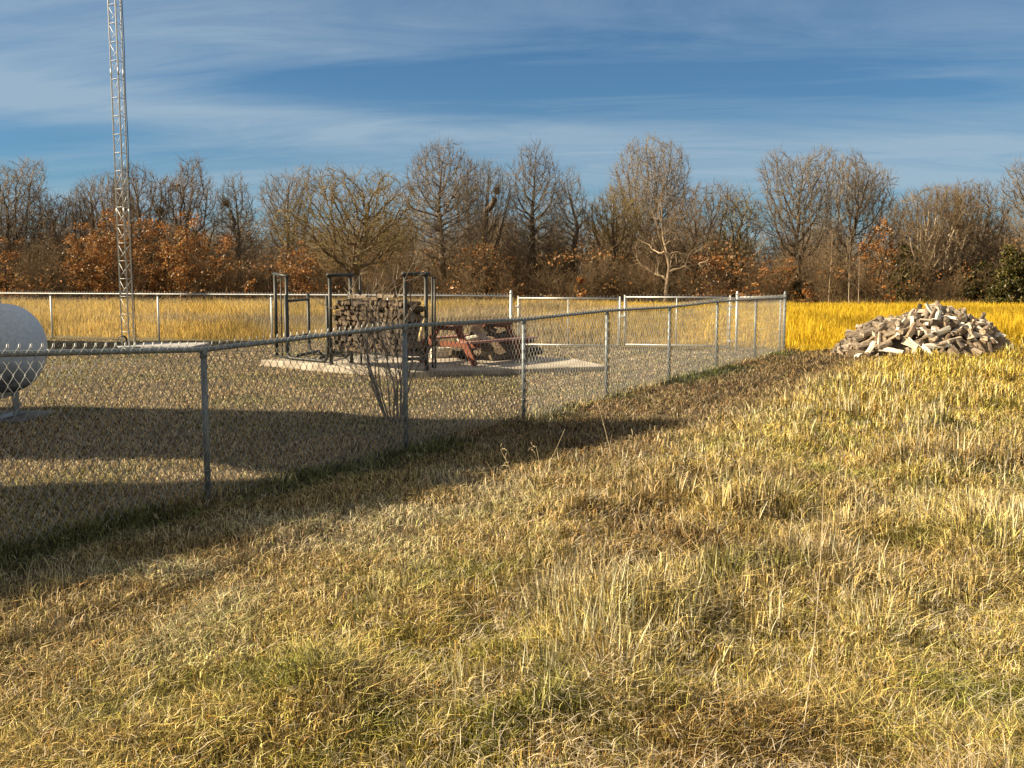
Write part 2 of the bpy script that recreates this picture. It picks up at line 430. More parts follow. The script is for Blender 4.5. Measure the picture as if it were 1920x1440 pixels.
# ------------------------------------------------------------------ grass
def blades(name, P, h, wd, lean, az, curl, col, mat, flat=None):
    n = len(P)
    ph = npr.rand(n) * 2 * np.pi
    wx = np.cos(ph) * wd / 2; wy = np.sin(ph) * wd / 2
    lx = np.cos(az) * lean; ly = np.sin(az) * lean
    V = np.empty((n, 5, 3), np.float32)
    zb = P[:, 2] - 0.01
    V[:, 0] = np.stack([P[:, 0] - wx, P[:, 1] - wy, zb], 1)
    V[:, 1] = np.stack([P[:, 0] + wx, P[:, 1] + wy, zb], 1)
    mxx = P[:, 0] + lx * (0.5 - curl); mxy = P[:, 1] + ly * (0.5 - curl); mz = P[:, 2] + h * (0.55 + curl * .5)
    V[:, 2] = np.stack([mxx + wx * .85, mxy + wy * .85, mz], 1)
    V[:, 3] = np.stack([mxx - wx * .85, mxy - wy * .85, mz], 1)
    V[:, 4] = np.stack([P[:, 0] + lx, P[:, 1] + ly, P[:, 2] + h * (1 - curl * .6)], 1)
    base = np.arange(n) * 5
    lp = np.stack([base, base + 1, base + 2, base + 3, base + 3, base + 2, base + 4], 1).ravel()
    st = np.stack([np.arange(n) * 7, np.arange(n) * 7 + 4], 1).ravel()
    tt = np.tile([4, 3], n)
    return npmesh(name, V.reshape(-1, 3), lp, st, tt, mat, np.repeat(col, 5, 0))
def sample(n, y0, y1, k=0.60, q=2.0):
    u_ = npr.rand(n)
    if abs(q - 2) < 1e-6: y = y0 * (y1 / y0) ** u_
    else:
        e = 2 - q; y = (y0 ** e + u_ * (y1 ** e - y0 ** e)) ** (1 / e)
    x = (npr.rand(n) * 2 - 1) * (k * y + 0.25)
    m_ = npr.rand(n) < .24                              # ground just outside the picture's sides
    y = np.where(m_, y0 * .5 + (y - y0 * .5) * npr.rand(n) ** .25, y)
    x = np.where(m_, np.where(npr.rand(n) < .5, -1, 1) * (k * y * .97 + 0.25 + npr.rand(n) * 2.8), x)
    return x, y
PATIO = [(-4.9, 19.7), (-1.84, 17.2), (1.75, 18.35), (1.25, 19.9), (-1.5, 21.9)]
def inpoly(x, y, poly, grow=0.0):
    cx = sum(p[0] for p in poly) / len(poly); cy = sum(p[1] for p in poly) / len(poly)
    pl = [(cx + (px - cx) * (1 + grow), cy + (py - cy) * (1 + grow)) for px, py in poly]
    ins = np.ones(len(x), bool)
    for i in range(len(pl)):
        ax, ay = pl[i]; bx, by = pl[(i + 1) % len(pl)]
        cr = (bx - ax) * (y - ay) - (by - ay) * (x - ax)
        ins &= cr > 0
    return ins
TPAD = [(-8.9, 23.0), (-7.35, 23.0), (-7.35, 24.6), (-8.9, 24.6)]
KPAD = [(-9.6, 11.75), (-5.75, 11.75), (-5.75, 12.75), (-9.6, 12.75)]
PILE = (8.92, 22.1, 1.84, 1.3)
def height_tall(x, y):
    s = side(x, y)
    edge = (vnoise(x, y, 1.2, 40) - .5) * 1.2
    near_l = smooth(-.9, .5, x + edge * .6 + 0.0 * y)
    tl = smooth(1.7, 3.0, s + edge) * np.where(y < 8, near_l, 1.0)
    return tl
# short and tangled grass over yard, strip and meadow
def make_ground_grass():
    n = 1080000
    x, y = sample(n, 3.0, 29.0)
    s = side(x, y); b = beyond(x, y)
    keep = (b < 0.3) | (s > 0)
    keep &= ~inpoly(x, y, PATIO, -.012) & ~inpoly(x, y, TPAD) & ~inpoly(x, y, KPAD)
    keep &= ~((s > 0) & (b > 1.0) & (y > 24.5))
    keep &= ((x - PILE[0]) / PILE[2]) ** 2 + ((y - PILE[1]) / PILE[3]) ** 2 > .8
    dens = 0.30 + 0.70 * smooth(.25, .60, vnoise(x, y, .22, 60) * .6 + vnoise(x, y, .6, 61) * .4)
    keep &= npr.rand(n) < dens
    x, y, s, b = x[keep], y[keep], s[keep], b[keep]
    n = len(x)
    tall = height_tall(x, y)
    clump = vnoise(x, y, .35, 70)
    h = 0.025 + 0.045 * npr.rand(n) + 0.03 * clump
    h = h * (1 + tall * (0.35 + 0.75 * clump))
    mow = (1 - smooth(-.3, .1, s)); h = h * (1 - .48 * mow)
    fring = np.exp(-((s) / .12) ** 2) * npr.rand(n); h = h * (1 + 1.3 * fring)
    wd = (0.0019 + 0.00040 * y) * (0.6 + 0.8 * npr.rand(n))
    lean = h * (0.25 + (1.4 - .6 * tall) * npr.rand(n))
    az = npr.rand(n) * 2 * np.pi
    curl = npr.rand(n) * .4
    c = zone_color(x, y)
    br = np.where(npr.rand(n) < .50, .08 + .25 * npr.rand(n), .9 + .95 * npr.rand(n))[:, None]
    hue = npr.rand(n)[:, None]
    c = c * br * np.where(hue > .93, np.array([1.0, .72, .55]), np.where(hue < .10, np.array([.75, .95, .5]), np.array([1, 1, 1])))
    P = np.stack([x, y, gz(x, y)], 1)
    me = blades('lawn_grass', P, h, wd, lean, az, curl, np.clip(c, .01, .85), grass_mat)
    tag(link('lawn_grass', me), 'short tangled straw coloured grass over the yard and verge', 'grass', kind='stuff')
make_ground_grass()
def make_meadow():
    n = 320000
    x, y = sample(n, 2.9, 26.5)
    s = side(x, y); b = beyond(x, y)
    tall = height_tall(x, y)
    cl = vnoise(x, y, .62, 17) * .55 + vnoise(x, y, .17, 85) * .45
    keep = (npr.rand(n) < tall * (0.04 + 0.96 * smooth(.40, .62, cl))) & (s > 1.0)
    keep &= ((x - PILE[0]) / (PILE[2] + .1)) ** 2 + ((y - PILE[1]) / (PILE[3] + .0)) ** 2 > .95
    keep &= ~((b > -3.2) & (x < 6.9 + 0.35 * vnoise(x, y, .6, 3)))
    keep &= ~((y > 21) & (x < 9.5) & (npr.rand(n) < .7))
    x, y, tall, cl = x[keep], y[keep], tall[keep], cl[keep]
    n = len(x)
    h = (0.05 + 0.10 * npr.rand(n) + 0.115 * smooth(.45, .72, cl)) * (0.45 + 0.55 * tall)
    stalk = npr.rand(n) < .10 + .22 * smooth(.42, .65, vnoise(x, y, 1.3, 90))
    h = np.where(stalk, h * 1.15 + .02, h)
    wd = (0.0020 + 0.00060 * y) * (0.6 + 0.8 * npr.rand(n))
    lean = np.where(stalk, h * .45 * npr.rand(n), h * (0.15 + 0.95 * npr.rand(n)))
    az = npr.rand(n) * 2 * np.pi
    curl = np.where(stalk, 0, npr.rand(n) * .45)
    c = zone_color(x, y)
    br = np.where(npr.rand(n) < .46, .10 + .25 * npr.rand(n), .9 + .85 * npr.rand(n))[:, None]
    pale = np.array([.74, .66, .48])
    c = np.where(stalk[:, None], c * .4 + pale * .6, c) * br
    P = np.stack([x, y, gz(x, y)], 1)
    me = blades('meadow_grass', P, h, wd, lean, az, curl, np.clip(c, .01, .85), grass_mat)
    tag(link('meadow_grass', me), 'taller dry tufted meadow grass right of the near fence', 'grass', kind='stuff')
make_meadow()
def make_litter():                                      # broken straws lying on the grass
    n = 72000
    x, y = sample(n, 2.9, 15.0)
    s = side(x, y)
    tall = height_tall(x, y)
    keep = (npr.rand(n) < .25 + .75 * tall) & (s > -4)
    x, y, tall = x[keep], y[keep], tall[keep]; n = len(x)
    P = np.stack([x, y, gz(x, y) + 0.03 + npr.rand(n) * (.03 + .09 * tall)], 1)
    ln = 0.035 + 0.085 * npr.rand(n)
    az = npr.rand(n) * 2 * np.pi
    h = ln * (npr.rand(n) - .4) * .8
    c = np.array([.62, .52, .36]) * (0.5 + .7 * npr.rand(n))[:, None]
    me = blades('straw_litter', P, h, (0.0022 + 0.0004 * y), ln, az, npr.rand(n) * .2, np.clip(c, .01, .85), grass_mat)
    tag(link('straw_litter', me), 'broken pale straws lying over the meadow grass', 'straw', kind='stuff')
make_litter()
def make_field():
    n = 380000
    x, y = sample(n, 22.0, 92.0, .64)
    s = side(x, y); b = beyond(x, y)
    edge = (vnoise(x, y, 1.5, 50) - .5) * .8
    lf = (b + edge > 1.0) & (s < 1.5)
    rf = (s >= -.5) & (y + edge * .7 > 24.3 + 0.00 * x) & (b > .9)
    rf |= (x > 10.2 + edge) & (y > 21.5)
    keep = lf | rf
    keep &= ((x - PILE[0]) / (PILE[2] + .5)) ** 2 + ((y - PILE[1]) / (PILE[3] + .7)) ** 2 > 1
    x, y, s, b = x[keep], y[keep], s[keep], b[keep]; n = len(x)
    cl = vnoise(x, y, 1.0, 55)
    rise = smooth(0, 3.0, np.where(s < 0, b - .8, np.minimum(y - 24, 3)))
    h = (0.16 + 0.34 * npr.rand(n) ** 1.5 + 0.30 * cl) * (0.35 + 0.65 * rise)
    h = h * (1 + .9 * smooth(77, 86, y) * npr.rand(n))
    left = 1 - smooth(-2, 6, x - .06 * y)
    farl = left * smooth(34, 50, y); h = h * (1 + .35 * farl)
    wd = (0.004 + 0.00055 * y) * (0.6 + 0.8 * npr.rand(n))
    lean = h * (0.05 + .55 * npr.rand(n) ** 2)
    az = npr.rand(n) * 2 * np.pi
    gold = np.array([.86, .59, .045]); strw = np.array([.76, .54, .15]); pal = np.array([.50, .39, .23])
    c = gold + (strw - gold) * (left * 1.0)[:, None] + 0 * cl[:, None]
    pz = (left * smooth(.45, .75, vnoise(x, y, 5, 58)) * .9 + smooth(76, 86, y) * (.5 + .5 * npr.rand(n)))[:, None]
    c = c + (pal - c) * np.clip(pz, 0, 1)
    c = c * (0.45 + 0.7 * npr.rand(n))[:, None] * (1 - .35 * smooth(.5, .8, vnoise(x, y * .3, 2.2, 66)))[:, None]
    P = np.stack([x, y, gz(x, y)], 1)
    me = blades('golden_field_grass', P, h, wd, lean, az, npr.rand(n) * .3, np.clip(c, .01, .85), field_mat)
    tag(link('golden_field_grass', me), 'tall golden grass filling the field behind the fence', 'grass', kind='stuff')
make_field()

# ------------------------------------------------------------------ chain-link fences
FH = 1.22
def chain_mesh(p0, p1, z0f, zt, pitch=0.081, wr=0.0029, loops=True, sag=0.004):
    """woven wire from ground point p0 to p1; zigzag pickets hooked into each other"""
    p0 = Vector((*p0, 0)); p1 = Vector((*p1, 0)); d = p1 - p0; ln = d.length; d.normalize()
    nrm = Vector((d.y, -d.x, 0))
    hp = pitch / 2; n = int(ln / hp)
    hp = ln / n
    rows = 21
    V = []; Lp = []
    ang = [0, 2 * math.pi / 3, 4 * math.pi / 3]
    for i in range(n):
        xa = i * hp; xb = (i + 1) * hp
        q = p0 + d * (xa + hp / 2)
        zb = z0f(q.x, q.y) + 0.025
        zs = (zt(q.x, q.y) - zb) / rows
        pts = []
        for r in range(rows + 1):
            atb = (r + i) % 2 == 0
            x = xb + 0.0015 if atb else xa - 0.0015
            z = zb + r * zs
            o_ = 0.004 if atb else -0.004
            pts.append(p0 + d * x + nrm * o_ + Vector((0, 0, z)))
        if loops and (rows + i) % 2 == 0:
            # knuckled loop over the top
            tp = pts[-1]
            pts.append(tp + Vector((0, 0, .016)) + d * 0.004)
            pts.append(tp + Vector((0, 0, .024)) + d * .012)
            pts.append(tp + Vector((0, 0, .016)) + nrm * -.006 + d * .020)
            pts.append(tp + Vector((0, 0, -.006)) + nrm * -.008 + d * .018)
        b0 = len(V)
        for k, p in enumerate(pts):
            for a in ang:
                V.append((p.x + nrm.x * math.cos(a) * wr + d.x * math.sin(a) * wr,
                          p.y + nrm.y * math.cos(a) * wr + d.y * math.sin(a) * wr, p.z + (math.sin(a) * wr * (1 if k % 2 else -1))))
        for k in range(len(pts) - 1):
            for j in range(3):
                Lp.extend((b0 + k * 3 + j, b0 + k * 3 + (j + 1) % 3, b0 + k * 3 + 3 + (j + 1) % 3, b0 + k * 3 + 3 + j))
    m = len(Lp) // 4
    return np.array(V), Lp, np.arange(m) * 4, np.full(m, 4)
def post_mb(p, top, r, parent, mb=None, n=12):
    q = local(parent, (p[0], p[1], 0)); z0 = gzf(*p)
    m = MB(); m.tube([(q.x, q.y, z0 - .15), (q.x, q.y, top)], r, n); return m
def cap_mb(p, top, r, parent):
    q = local(parent, (p[0], p[1], 0)); m = MB()
    m.lathe([(r * 1.12, 0), (r * 1.15, .03), (r * .9, .045), (r * .72, .058), (r * .75, .07), (r * .4, .088), (.002, .092)], 14, Matrix.Translation((q.x, q.y, top - .02)))
    return m
RAIL_Z = 1.185
RZ_NEAR = [1.36, 1.30, 1.18, 1.245, 1.215, 1.245, 1.225, 1.26, 1.255, 1.24]
FAR_Z = 1.24
def tie_mb(p, d, zs, r, parent):
    m = MB()
    for z in zs:
        pts = []
        for k in range(9):
            a = 2 * math.pi * k / 9
            pts.append((p[0] + math.cos(a) * (r + .003), p[1] + math.sin(a) * (r + .003), z + .004 * math.sin(a)))
        m.tube(pts, .0022, 4, closed=True)
    return m
def fence(name, label, pts, cls, base_r=0.024, terms=(), rail_ext=None):
    """pts: ground points of posts in order"""
    root = empty(name, (0, 0, 0)); tag(root, label, 'fence')
    tops = [FAR_Z] * len(pts) if cls else RZ_NEAR
    ax_ = np.array([math.hypot(p[0] - pts[0][0], p[1] - pts[0][1]) for p in pts])
    top_at = lambda x, y: float(np.interp(math.hypot(x - pts[0][0], y - pts[0][1]), ax_, tops))
    for i, p in enumerate(pts):
        top = tops[i]
        if i in terms:
            o_ = post_mb(p, top + .06, .033, root).build('terminal_post', galv_bright if cls else galv_shaded, root, True)
            cap_mb(p, top + .07, .033, root).build('post_cap', galv_bright if cls else galv_shaded, o_, True)
        else:
            o_ = post_mb(p, top - .02, base_r, root).build('line_post', galv_bright if cls else galv_shaded, root, True)
            # loop cap holding the rail
            m = MB(); m.lathe([(base_r * 1.15, 0), (base_r * 1.2, .04), (base_r * 1.0, .062)], 12, Matrix.Translation((p[0], p[1], top - .06)))
            m.build('post_cap', galv_shaded, o_, True)
            for z_t in (.25, .55, .85):
                tie_mb(p, None, [z_t], base_r, root).build('tie_wire', galv_wire, o_)
    m = MB(); a, b_ = pts[0], pts[-1]
    m.tube([(p[0], p[1], z_) for p, z_ in zip(pts, tops)], .018 if cls else .0205, 12); m.build('top_rail', galv_bright if cls else galv_shaded, root, True)
    V, Lp, st, tt = chain_mesh(a, b_, gz_s, lambda x, y: top_at(x, y) + .042)
    off = Vector((NFN[0], NFN[1], 0)) * -.0 if cls == 0 else Vector((0, 0, 0))
    dd = Vector((b_[0] - a[0], b_[1] - a[1], 0)).normalized(); nr = Vector((dd.y, -dd.x, 0))
    V = V + np.array([nr.x, nr.y, 0]) * (.028 if cls == 0 else .026)
    link('wire_mesh', npmesh('wire_mesh', V, Lp, st, tt, galv_wire), root)
    # rail ties
    ln = math.hypot(b_[0] - a[0], b_[1] - a[1]); k = int(ln / .6)
    up = Vector((0, 0, 1))
    for i in range(1, k):
        m = MB()
        c = Vector((a[0], a[1], 0)) + dd * (i * ln / k); c.z = top_at(c.x, c.y)
        m.tube([c + (nr * math.cos(t_) + up * math.sin(t_)) * .0235 + dd * .002 * t_ for t_ in np.linspace(0, 2 * math.pi, 9)], .0022, 4)
        m.build('rail_tie', galv_wire, root)
    return root
def gz_s(x, y): return float(gz(x, y))
near_px = [380, 759, 982, 1138, 1255, 1344, 1416]
near_pts = []
SP = np.linalg.norm(NFC - NF0) / 7.0
def on_line(px, P, D):
    k = (px - 960) / F
    t_ = (k * P[1] - P[0]) / (D[0] - k * D[1])
    return P + D * t_
near_pts = [tuple(NF0 - NFD * SP * 2), tuple(NF0 - NFD * SP)] + [tuple(on_line(px, NF0, NFD)) for px in near_px] + [tuple(NFC)]
fence('chain_link_fence', 'near grey chain link fence running diagonally from the left foreground to the corner post', near_pts, 0, .024, (len(near_pts) - 1,))
far_px = [958, 728, 510, 298, 98]
fp = [tuple(on_line(px, NFC, FFD)) for px in far_px]
step = (np.array(fp[-1]) - np.array(fp[0])) / 4
fp += [tuple(np.array(fp[-1]) + step * k) for k in (1, 2)]
fence('chain_link_fence', 'far silver chain link fence crossing behind the tower and racks, left of the gates', fp, 1, .024, (0,))
gp = tuple(on_line(1381, NFC, FFD))
fence('chain_link_fence', 'short silver chain link fence section between the gates and the corner post', [gp, tuple(NFC - (-FFD) * 0.09)], 1, .024, (0,)).children
# tension bar on corner
def gate(px0, px1, pxm, label, hinge_left):
    a = on_line(px0, NFC, FFD); b_ = on_line(px1, NFC, FFD); c = on_line(pxm, NFC, FFD)
    root = empty('gate', (a[0], a[1], gzf(*a))); tag(root, label, 'gate', 'two leaves of the wide farm gate')
    A = Vector((0, 0, 0)); B = Vector((b_[0] - a[0], b_[1] - a[1], 0)); C_ = Vector((c[0] - a[0], c[1] - a[1], 0))
    zl, zh = .06, 1.20
    U = Vector((0, 0, 1)); dd = (B - A).normalized(); nr = Vector((dd.y, -dd.x, 0))
    m = MB(); r = .021
    cr = .05
    m.tube([A + U * zl, A + U * (zh + .05)], r, 10); m.tube([B + U * zl, B + U * (zh + .05)], r, 10)
    m.tube([A + U * zh + dd * r, B + U * zh - dd * r], r * .9, 10); m.tube([A + U * (zl + .03) + dd * r, B + U * (zl + .03) - dd * r], r * .9, 10)
    m.build('frame', galv_bright, root, True)
    m = MB(); m.tube([C_ + U * (zl + .045), C_ + U * (zh - .015)], .014, 8); m.build('centre_bar', galv_bright, root, True)
    V, Lp, st, tt = chain_mesh((a[0] + dd.x * .03, a[1] + dd.y * .03), (b_[0] - dd.x * .03, b_[1] - dd.y * .03), lambda x, y: .06 + gzf(*a), lambda x, y: zh + gzf(*a) + .045)
    V = V - np.array([a[0], a[1], gzf(*a)])
    link('wire_mesh', npmesh('wire_mesh', V, Lp, st, tt, galv_wire), root)
    hx = A if hinge_left else B; sg = -1 if hinge_left else 1
    for z in (.2, 1.0):
        m = MB(); m.tube([hx + U * z, hx + dd * sg * .09 + U * z], .014, 8); m.box(hx + U * z + dd * sg * .01, (.06, .06, .05), math.atan2(dd.y, dd.x), bev=.006)
        m.build('hinge', galv_bright, root)
    for pt, sg in ((A, 1), (B, -1)):
        m = MB(); p = pt + dd * sg * .045; m.box(p + U * .62, (.018, .006, 1.08), math.atan2(dd.y, dd.x)); m.build('tension_bar', galv_bright, root)
    if not hinge_left:
        m = MB(); m.tube([A + U * .75 - nr * -.03, A + U * .75 - dd * .09 - nr * -.03], .012, 8); m.box(A + U * .75 - dd * .03, (.09, .05, .04), math.atan2(dd.y, dd.x), bev=.006); m.build('latch', galv_bright, root)
gate(972, 1162, 1065, 'left leaf of the double chain link gate, hinged on the tall post', True)
gate(1171, 1368, 1268, 'right leaf of the double chain link gate, beside the short fence section', False)

# ------------------------------------------------------------------ patio, racks, firewood
SLT = 0.10
def prism(name, poly, z0, z1, mat, jit=0.0):
    m = MB(); n = len(poly)
    ins = 0.012
    cx = sum(p[0] for p in poly) / n; cy = sum(p[1] for p in poly) / n
    vs = [(x, y, z0) for x, y in poly] + [(x, y, z1 - ins) for x, y in poly] + [(x + (cx - x) * .006, y + (cy - y) * .006, z1) for x, y in poly]
    fs = [tuple(range(n - 1, -1, -1)), tuple(range(2 * n, 3 * n))]
    for k in (0, 1):
        for i in range(n): fs.append((k * n + i, k * n + (i + 1) % n, (k + 1) * n + (i + 1) % n, (k + 1) * n + i))
    m.add(vs, fs); return m.build(name, mat)
tag(prism('patio', PATIO, -.12, SLT, concrete), kind='structure')
tag(prism('concrete_pad', TPAD, -.15, .11, concrete_grey), 'pale concrete pad under the lattice tower', 'pad')
concrete_dark = noisy('dark_concrete', [(0.3, (.09, .085, .075)), (0.7, (.19, .18, .16))], 4, 8, 0.95, 0, 0.3)  # darker mottled concrete for the tank pad
tag(prism('concrete_pad', KPAD, -.15, .04, concrete_dark), 'grey concrete pad under the propane tank', 'pad')

RO = Vector((-3.34, 18.66, SLT)); RE = Vector((-1.80, 17.13, SLT))
RA = math.atan2(RE.y - RO.y, RE.x - RO.x); RL = (RE - RO).length
e1 = (RE - RO).normalized(); e2 = Vector((-e1.y, e1.x, 0))
rack = empty('firewood_rack', RO, RA)
tag(rack, 'tall black steel pipe rack on the patio holding the firewood stack', 'rack')
pr = .034
for (x, hts) in ((0.0, 1.62), (RL, 1.64)):
    for yy in (0.0, .46):
        m = MB(); m.tube([(x, yy, 0), (x, yy, hts)], pr, 12); m.tube([(x, yy, 0), (x, yy, .03)], pr * 1.3, 12); m.build('post', black_steel, rack, True)
    m = MB(); m.tube([(x, -.06, hts + pr * .6), (x, .53, hts + pr * .6)], pr * 1.05, 12); m.build('top_bar', black_steel, rack, True)
    m = MB(); m.tube([(x, pr, .22), (x, .46 - pr, .22)], pr * .8, 10); m.build('cross_bar', black_steel, rack, True)
for yy in (0.06, .40):
    m = MB(); m.bar((pr, yy, .27), (RL - pr, yy, .27), .05, .055); m.build('support_beam', black_steel, rack)
for (x, yy) in ((.30, .46), (RL - .35, .9), (RL - .28, .9)):
    m = MB(); m.tube([(x, yy, 0), (x, yy, 1.62)], .018 if yy > .5 else .02, 8); m.build('rod', black_steel, rack, True)
m = MB(); m.tube([(RL - .35, .9, 1.62), (RL, .50, 1.66)], .018, 8); m.build('rod', black_steel, rack, True)

# empty cradle rack
er = empty('log_cradle', (-4.55, 20.0, SLT), RA); tag(er, 'empty black pipe log cradle with U shaped ends, left of the firewood stack', 'rack')
def gpt(px, y, z=SLT):
    d = (CAM_H - z) * F / (y - YH); return Vector(((px - 960) / F * d, d, z))
def upipe(P0, P1, hgt, r=.034, rc=.16):
    d = (P1 - P0); ln = d.length; d.normalize(); U = Vector((0, 0, 1))
    pts = [P0 + U * hgt]
    for k in range(7):
        a = math.pi / 2 * k / 6
        pts.append(P0 + d * (rc - rc * math.cos(a)) + U * (rc - rc * math.sin(a) + r))
    for k in range(7):
        a = math.pi / 2 * k / 6
        pts.append(P1 - d * (rc - rc * math.sin(a)) + U * (rc - rc * math.cos(a) + r))
    pts.append(P1 + U * hgt)
    return pts
A0 = gpt(537, 674); A1 = gpt(614, 681)
B0 = gpt(579, 664); B1 = gpt(656, 671)
def lc(p): return local(er, p)
for P0, P1 in ((A0, A1), (B0, B1)):
    m = MB(); m.tube([lc(p) for p in upipe(P0, P1, 1.26)], .034, 12); m.build('u_pipe', black_steel, er, True)
U = Vector((0, 0, 1))
for (p, q) in ((A0 + U * 1.14, B0 + U * 1.14), (A0 + U * .42, B0 + U * .42), (A0 * .75 + A1 * .25 + U * .09, B0 * .75 + B1 * .25 + U * .09), (A0 * .2 + A1 * .8 + U * .09, B0 * .2 + B1 * .8 + U * .09)):
    m = MB(); m.tube([lc(p), lc(q)], .028, 10); m.build('cross_bar', black_steel, er, True)
m = MB(); m.tube([lc(B0 + U * .42), lc(B1 + U * .42)], .03, 10); m.build('side_rail', black_steel, er, True)
P0 = gpt(518, 668.5); P1 = gpt(539, 672.5)
fr = empty('steel_frame', P0, 0); tag(fr, 'narrow black steel frame with a thin centre rod at the left patio corner', 'frame')
for P_, h_ in ((P0, 1.66), (P1, 1.62)):
    q = local(fr, P_); m = MB(); m.tube([q, q + U * h_], .034, 12); m.build('post', black_steel, fr, True)
q0 = local(fr, P0) + U * 1.66; q1 = local(fr, P1) + U * 1.62
m = MB(); m.tube([q0 - (q1 - q0) * .1, q1 + (q1 - q0) * .1], .036, 12); m.build('top_bar', black_steel, fr, True)
qm = local(fr, (P0 + P1) / 2); m = MB(); m.tube([qm, qm + U * 1.62], .012, 8); m.build('rod', black_steel, fr, True)
m = MB(); m.bar(local(fr, P0) + Vector((-.08, .04, .02)), local(fr, P1) + Vector((.1, -.06, .02)), .08, .03); m.build('foot_bar', black_steel, fr)

def log_mesh(kind, rr, ln, rn, white=False):
    """split or round log along local X"""
    m = MB()
    if kind == 'round':
        n = 11; ang = [2 * math.pi * i / n for i in range(n)]; prof = [(math.cos(a) * rr * rn.uniform(.88, 1.1), math.sin(a) * rr * rn.uniform(.88, 1.1)) for a in ang]; nb = n
    elif kind == 'half':
        n = 8; prof = [(math.cos(math.pi * i / (n - 1)) * rr * rn.uniform(.92, 1.08), math.sin(math.pi * i / (n - 1)) * rr * rn.uniform(.9, 1.08) - rr * .4) for i in range(n)]; nb = n - 1
    elif kind == 'quarter':
        n = 6; a0_ = R(100)
        prof = [(math.cos(R(40) + a0_ * i / (n - 1)) * rr * 1.35 * rn.uniform(.94, 1.06), math.sin(R(40) + a0_ * i / (n - 1)) * rr * 1.35 - rr * .75) for i in range(n)]
        prof.append((rn.uniform(-.1, .1) * rr, -rr * .75)); nb = n - 1
    else:
        prof = [(rr, -rr * .6), (rr * .9, rr * .5), (-rr * .2, rr * .75), (-rr * 1.0, rr * .3), (-rr * .85, -rr * .65)]; nb = 2
        prof = [(a * rn.uniform(.85, 1.1), b_ * rn.uniform(.85, 1.1)) for a, b_ in prof]
    n = len(prof); st = 5; vs = []
    bx, by = rn.uniform(-.03, .03), rn.uniform(-.03, .03)
    tw = rn.uniform(-.15, .15)
    for k in range(st):
        t_ = k / (st - 1); x = (t_ - .5) * ln; s = 1 + rn.uniform(-.05, .05) - .1 * t_
        ca, sa = math.cos(tw * t_), math.sin(tw * t_)
        for (a, b_) in prof:
            j1 = rn.uniform(-.004, .004)
            a2, b2 = a * s + j1, b_ * s + j1
            ex = rn.uniform(-.012, .012) if k in (0, st - 1) else 0
            vs.append((x + ex, a2 * ca - b2 * sa + bx * math.sin(math.pi * t_), a2 * sa + b2 * ca + by * math.sin(math.pi * t_)))
    fs = []; mi = []
    for k in range(st - 1):
        for i in range(n):
            fs.append((k * n + i, k * n + (i + 1) % n, (k + 1) * n + (i + 1) % n, (k + 1) * n + i)); mi.append(0 if i < nb else 1)
    vs.append((-ln / 2, 0, 0)); vs.append((ln / 2, 0, 0))
    for i in range(n):
        fs.append((len(vs) - 2, (i + 1) % n, i)); mi.append(2)
        fs.append((len(vs) - 1, (st - 1) * n + i, (st - 1) * n + (i + 1) % n)); mi.append(2)
    m.add(vs, fs, mi)
    return m.mesh('firewood_log', [wood_white, wood_white, wood_end] if white else [bark_log, wood_split, wood_end])
rl = random.Random(21)
wood_shaded = noisy('shaded_weathered_wood', [(0.3, (.035, .028, .022)), (0.5, (.10, .08, .06)), (0.72, (.22, .185, .15))], 7, 7, 0.9, 0, 0.6, (.7, 9, 9), 0.5, 0.3, 0.015)  # shade of table and stack put into the wood colour
bark_rack = noisy('rack_log_bark', [(0.3, (.04, .03, .022)), (0.5, (.11, .085, .06)), (0.7, (.22, .18, .135))], 12, 8, 0.95, 0, 0.8, (1, 3.5, 3.5), 0.5, 0.6, 0.02)
wood_rack = noisy('rack_log_split_face', [(0.28, (.13, .10, .07)), (0.5, (.33, .275, .21)), (0.72, (.56, .50, .41))], 7, 7, 0.9, 0, 0.6, (.7, 9, 9), 0.55, 0.3, 0.015)
LOGS = [log_mesh(k, r, .44, rl) for k, r in (('round', .050), ('half', .066), ('quarter', .066), ('quarter', .056), ('round', .058), ('half', .056), ('slab', .052), ('round', .042))]
for _me in LOGS:
    _me.materials.clear()
    for _m in (bark_rack, wood_rack, wood_end): _me.materials.append(_m)
BIG = [log_mesh(k, r, l_, rl) for k, r, l_ in (('round', .065, .46), ('half', .08, .44), ('quarter', .082, .46), ('slab', .062, .42), ('quarter', .07, .50), ('round', .045, .52), ('round', .075, .36), ('half', .065, .42))]
WHITE = [log_mesh(k, r, l_, rl, True) for k, r, l_ in (('quarter', .072, .52), ('slab', .062, .46), ('half', .062, .50))]
wood_yellow = noisy('fresh_split_wood', [(0.3, (.40, .29, .13)), (0.7, (.62, .50, .27))], 6, 6, 0.85, 0, 0.3, (.7, 9, 9))
LOGY = log_mesh('quarter', .05, .40, rl); LOGY.materials.clear()
for _m in (wood_yellow, wood_yellow, wood_end): LOGY.materials.append(_m)
def put_log(me, loc, rot, label, group):
    o_ = bpy.data.objects.new('firewood_log', me); COL.objects.link(o_)
    o_.location = loc; o_.rotation_euler = rot
    return tag(o_, label, 'log', group)
ORD = ['first', 'second', 'third', 'fourth', 'fifth', 'sixth', 'seventh', 'eighth', 'ninth', 'tenth', 'eleventh', 'twelfth', 'thirteenth', 'fourteenth', 'fifteenth', 'sixteenth', 'seventeenth', 'eighteenth', 'nineteenth', 'twentieth', 'twenty-first', 'twenty-second', 'twenty-third', 'twenty-fourth', 'twenty-fifth', 'twenty-sixth', 'twenty-seventh', 'twenty-eighth', 'twenty-ninth', 'thirtieth']
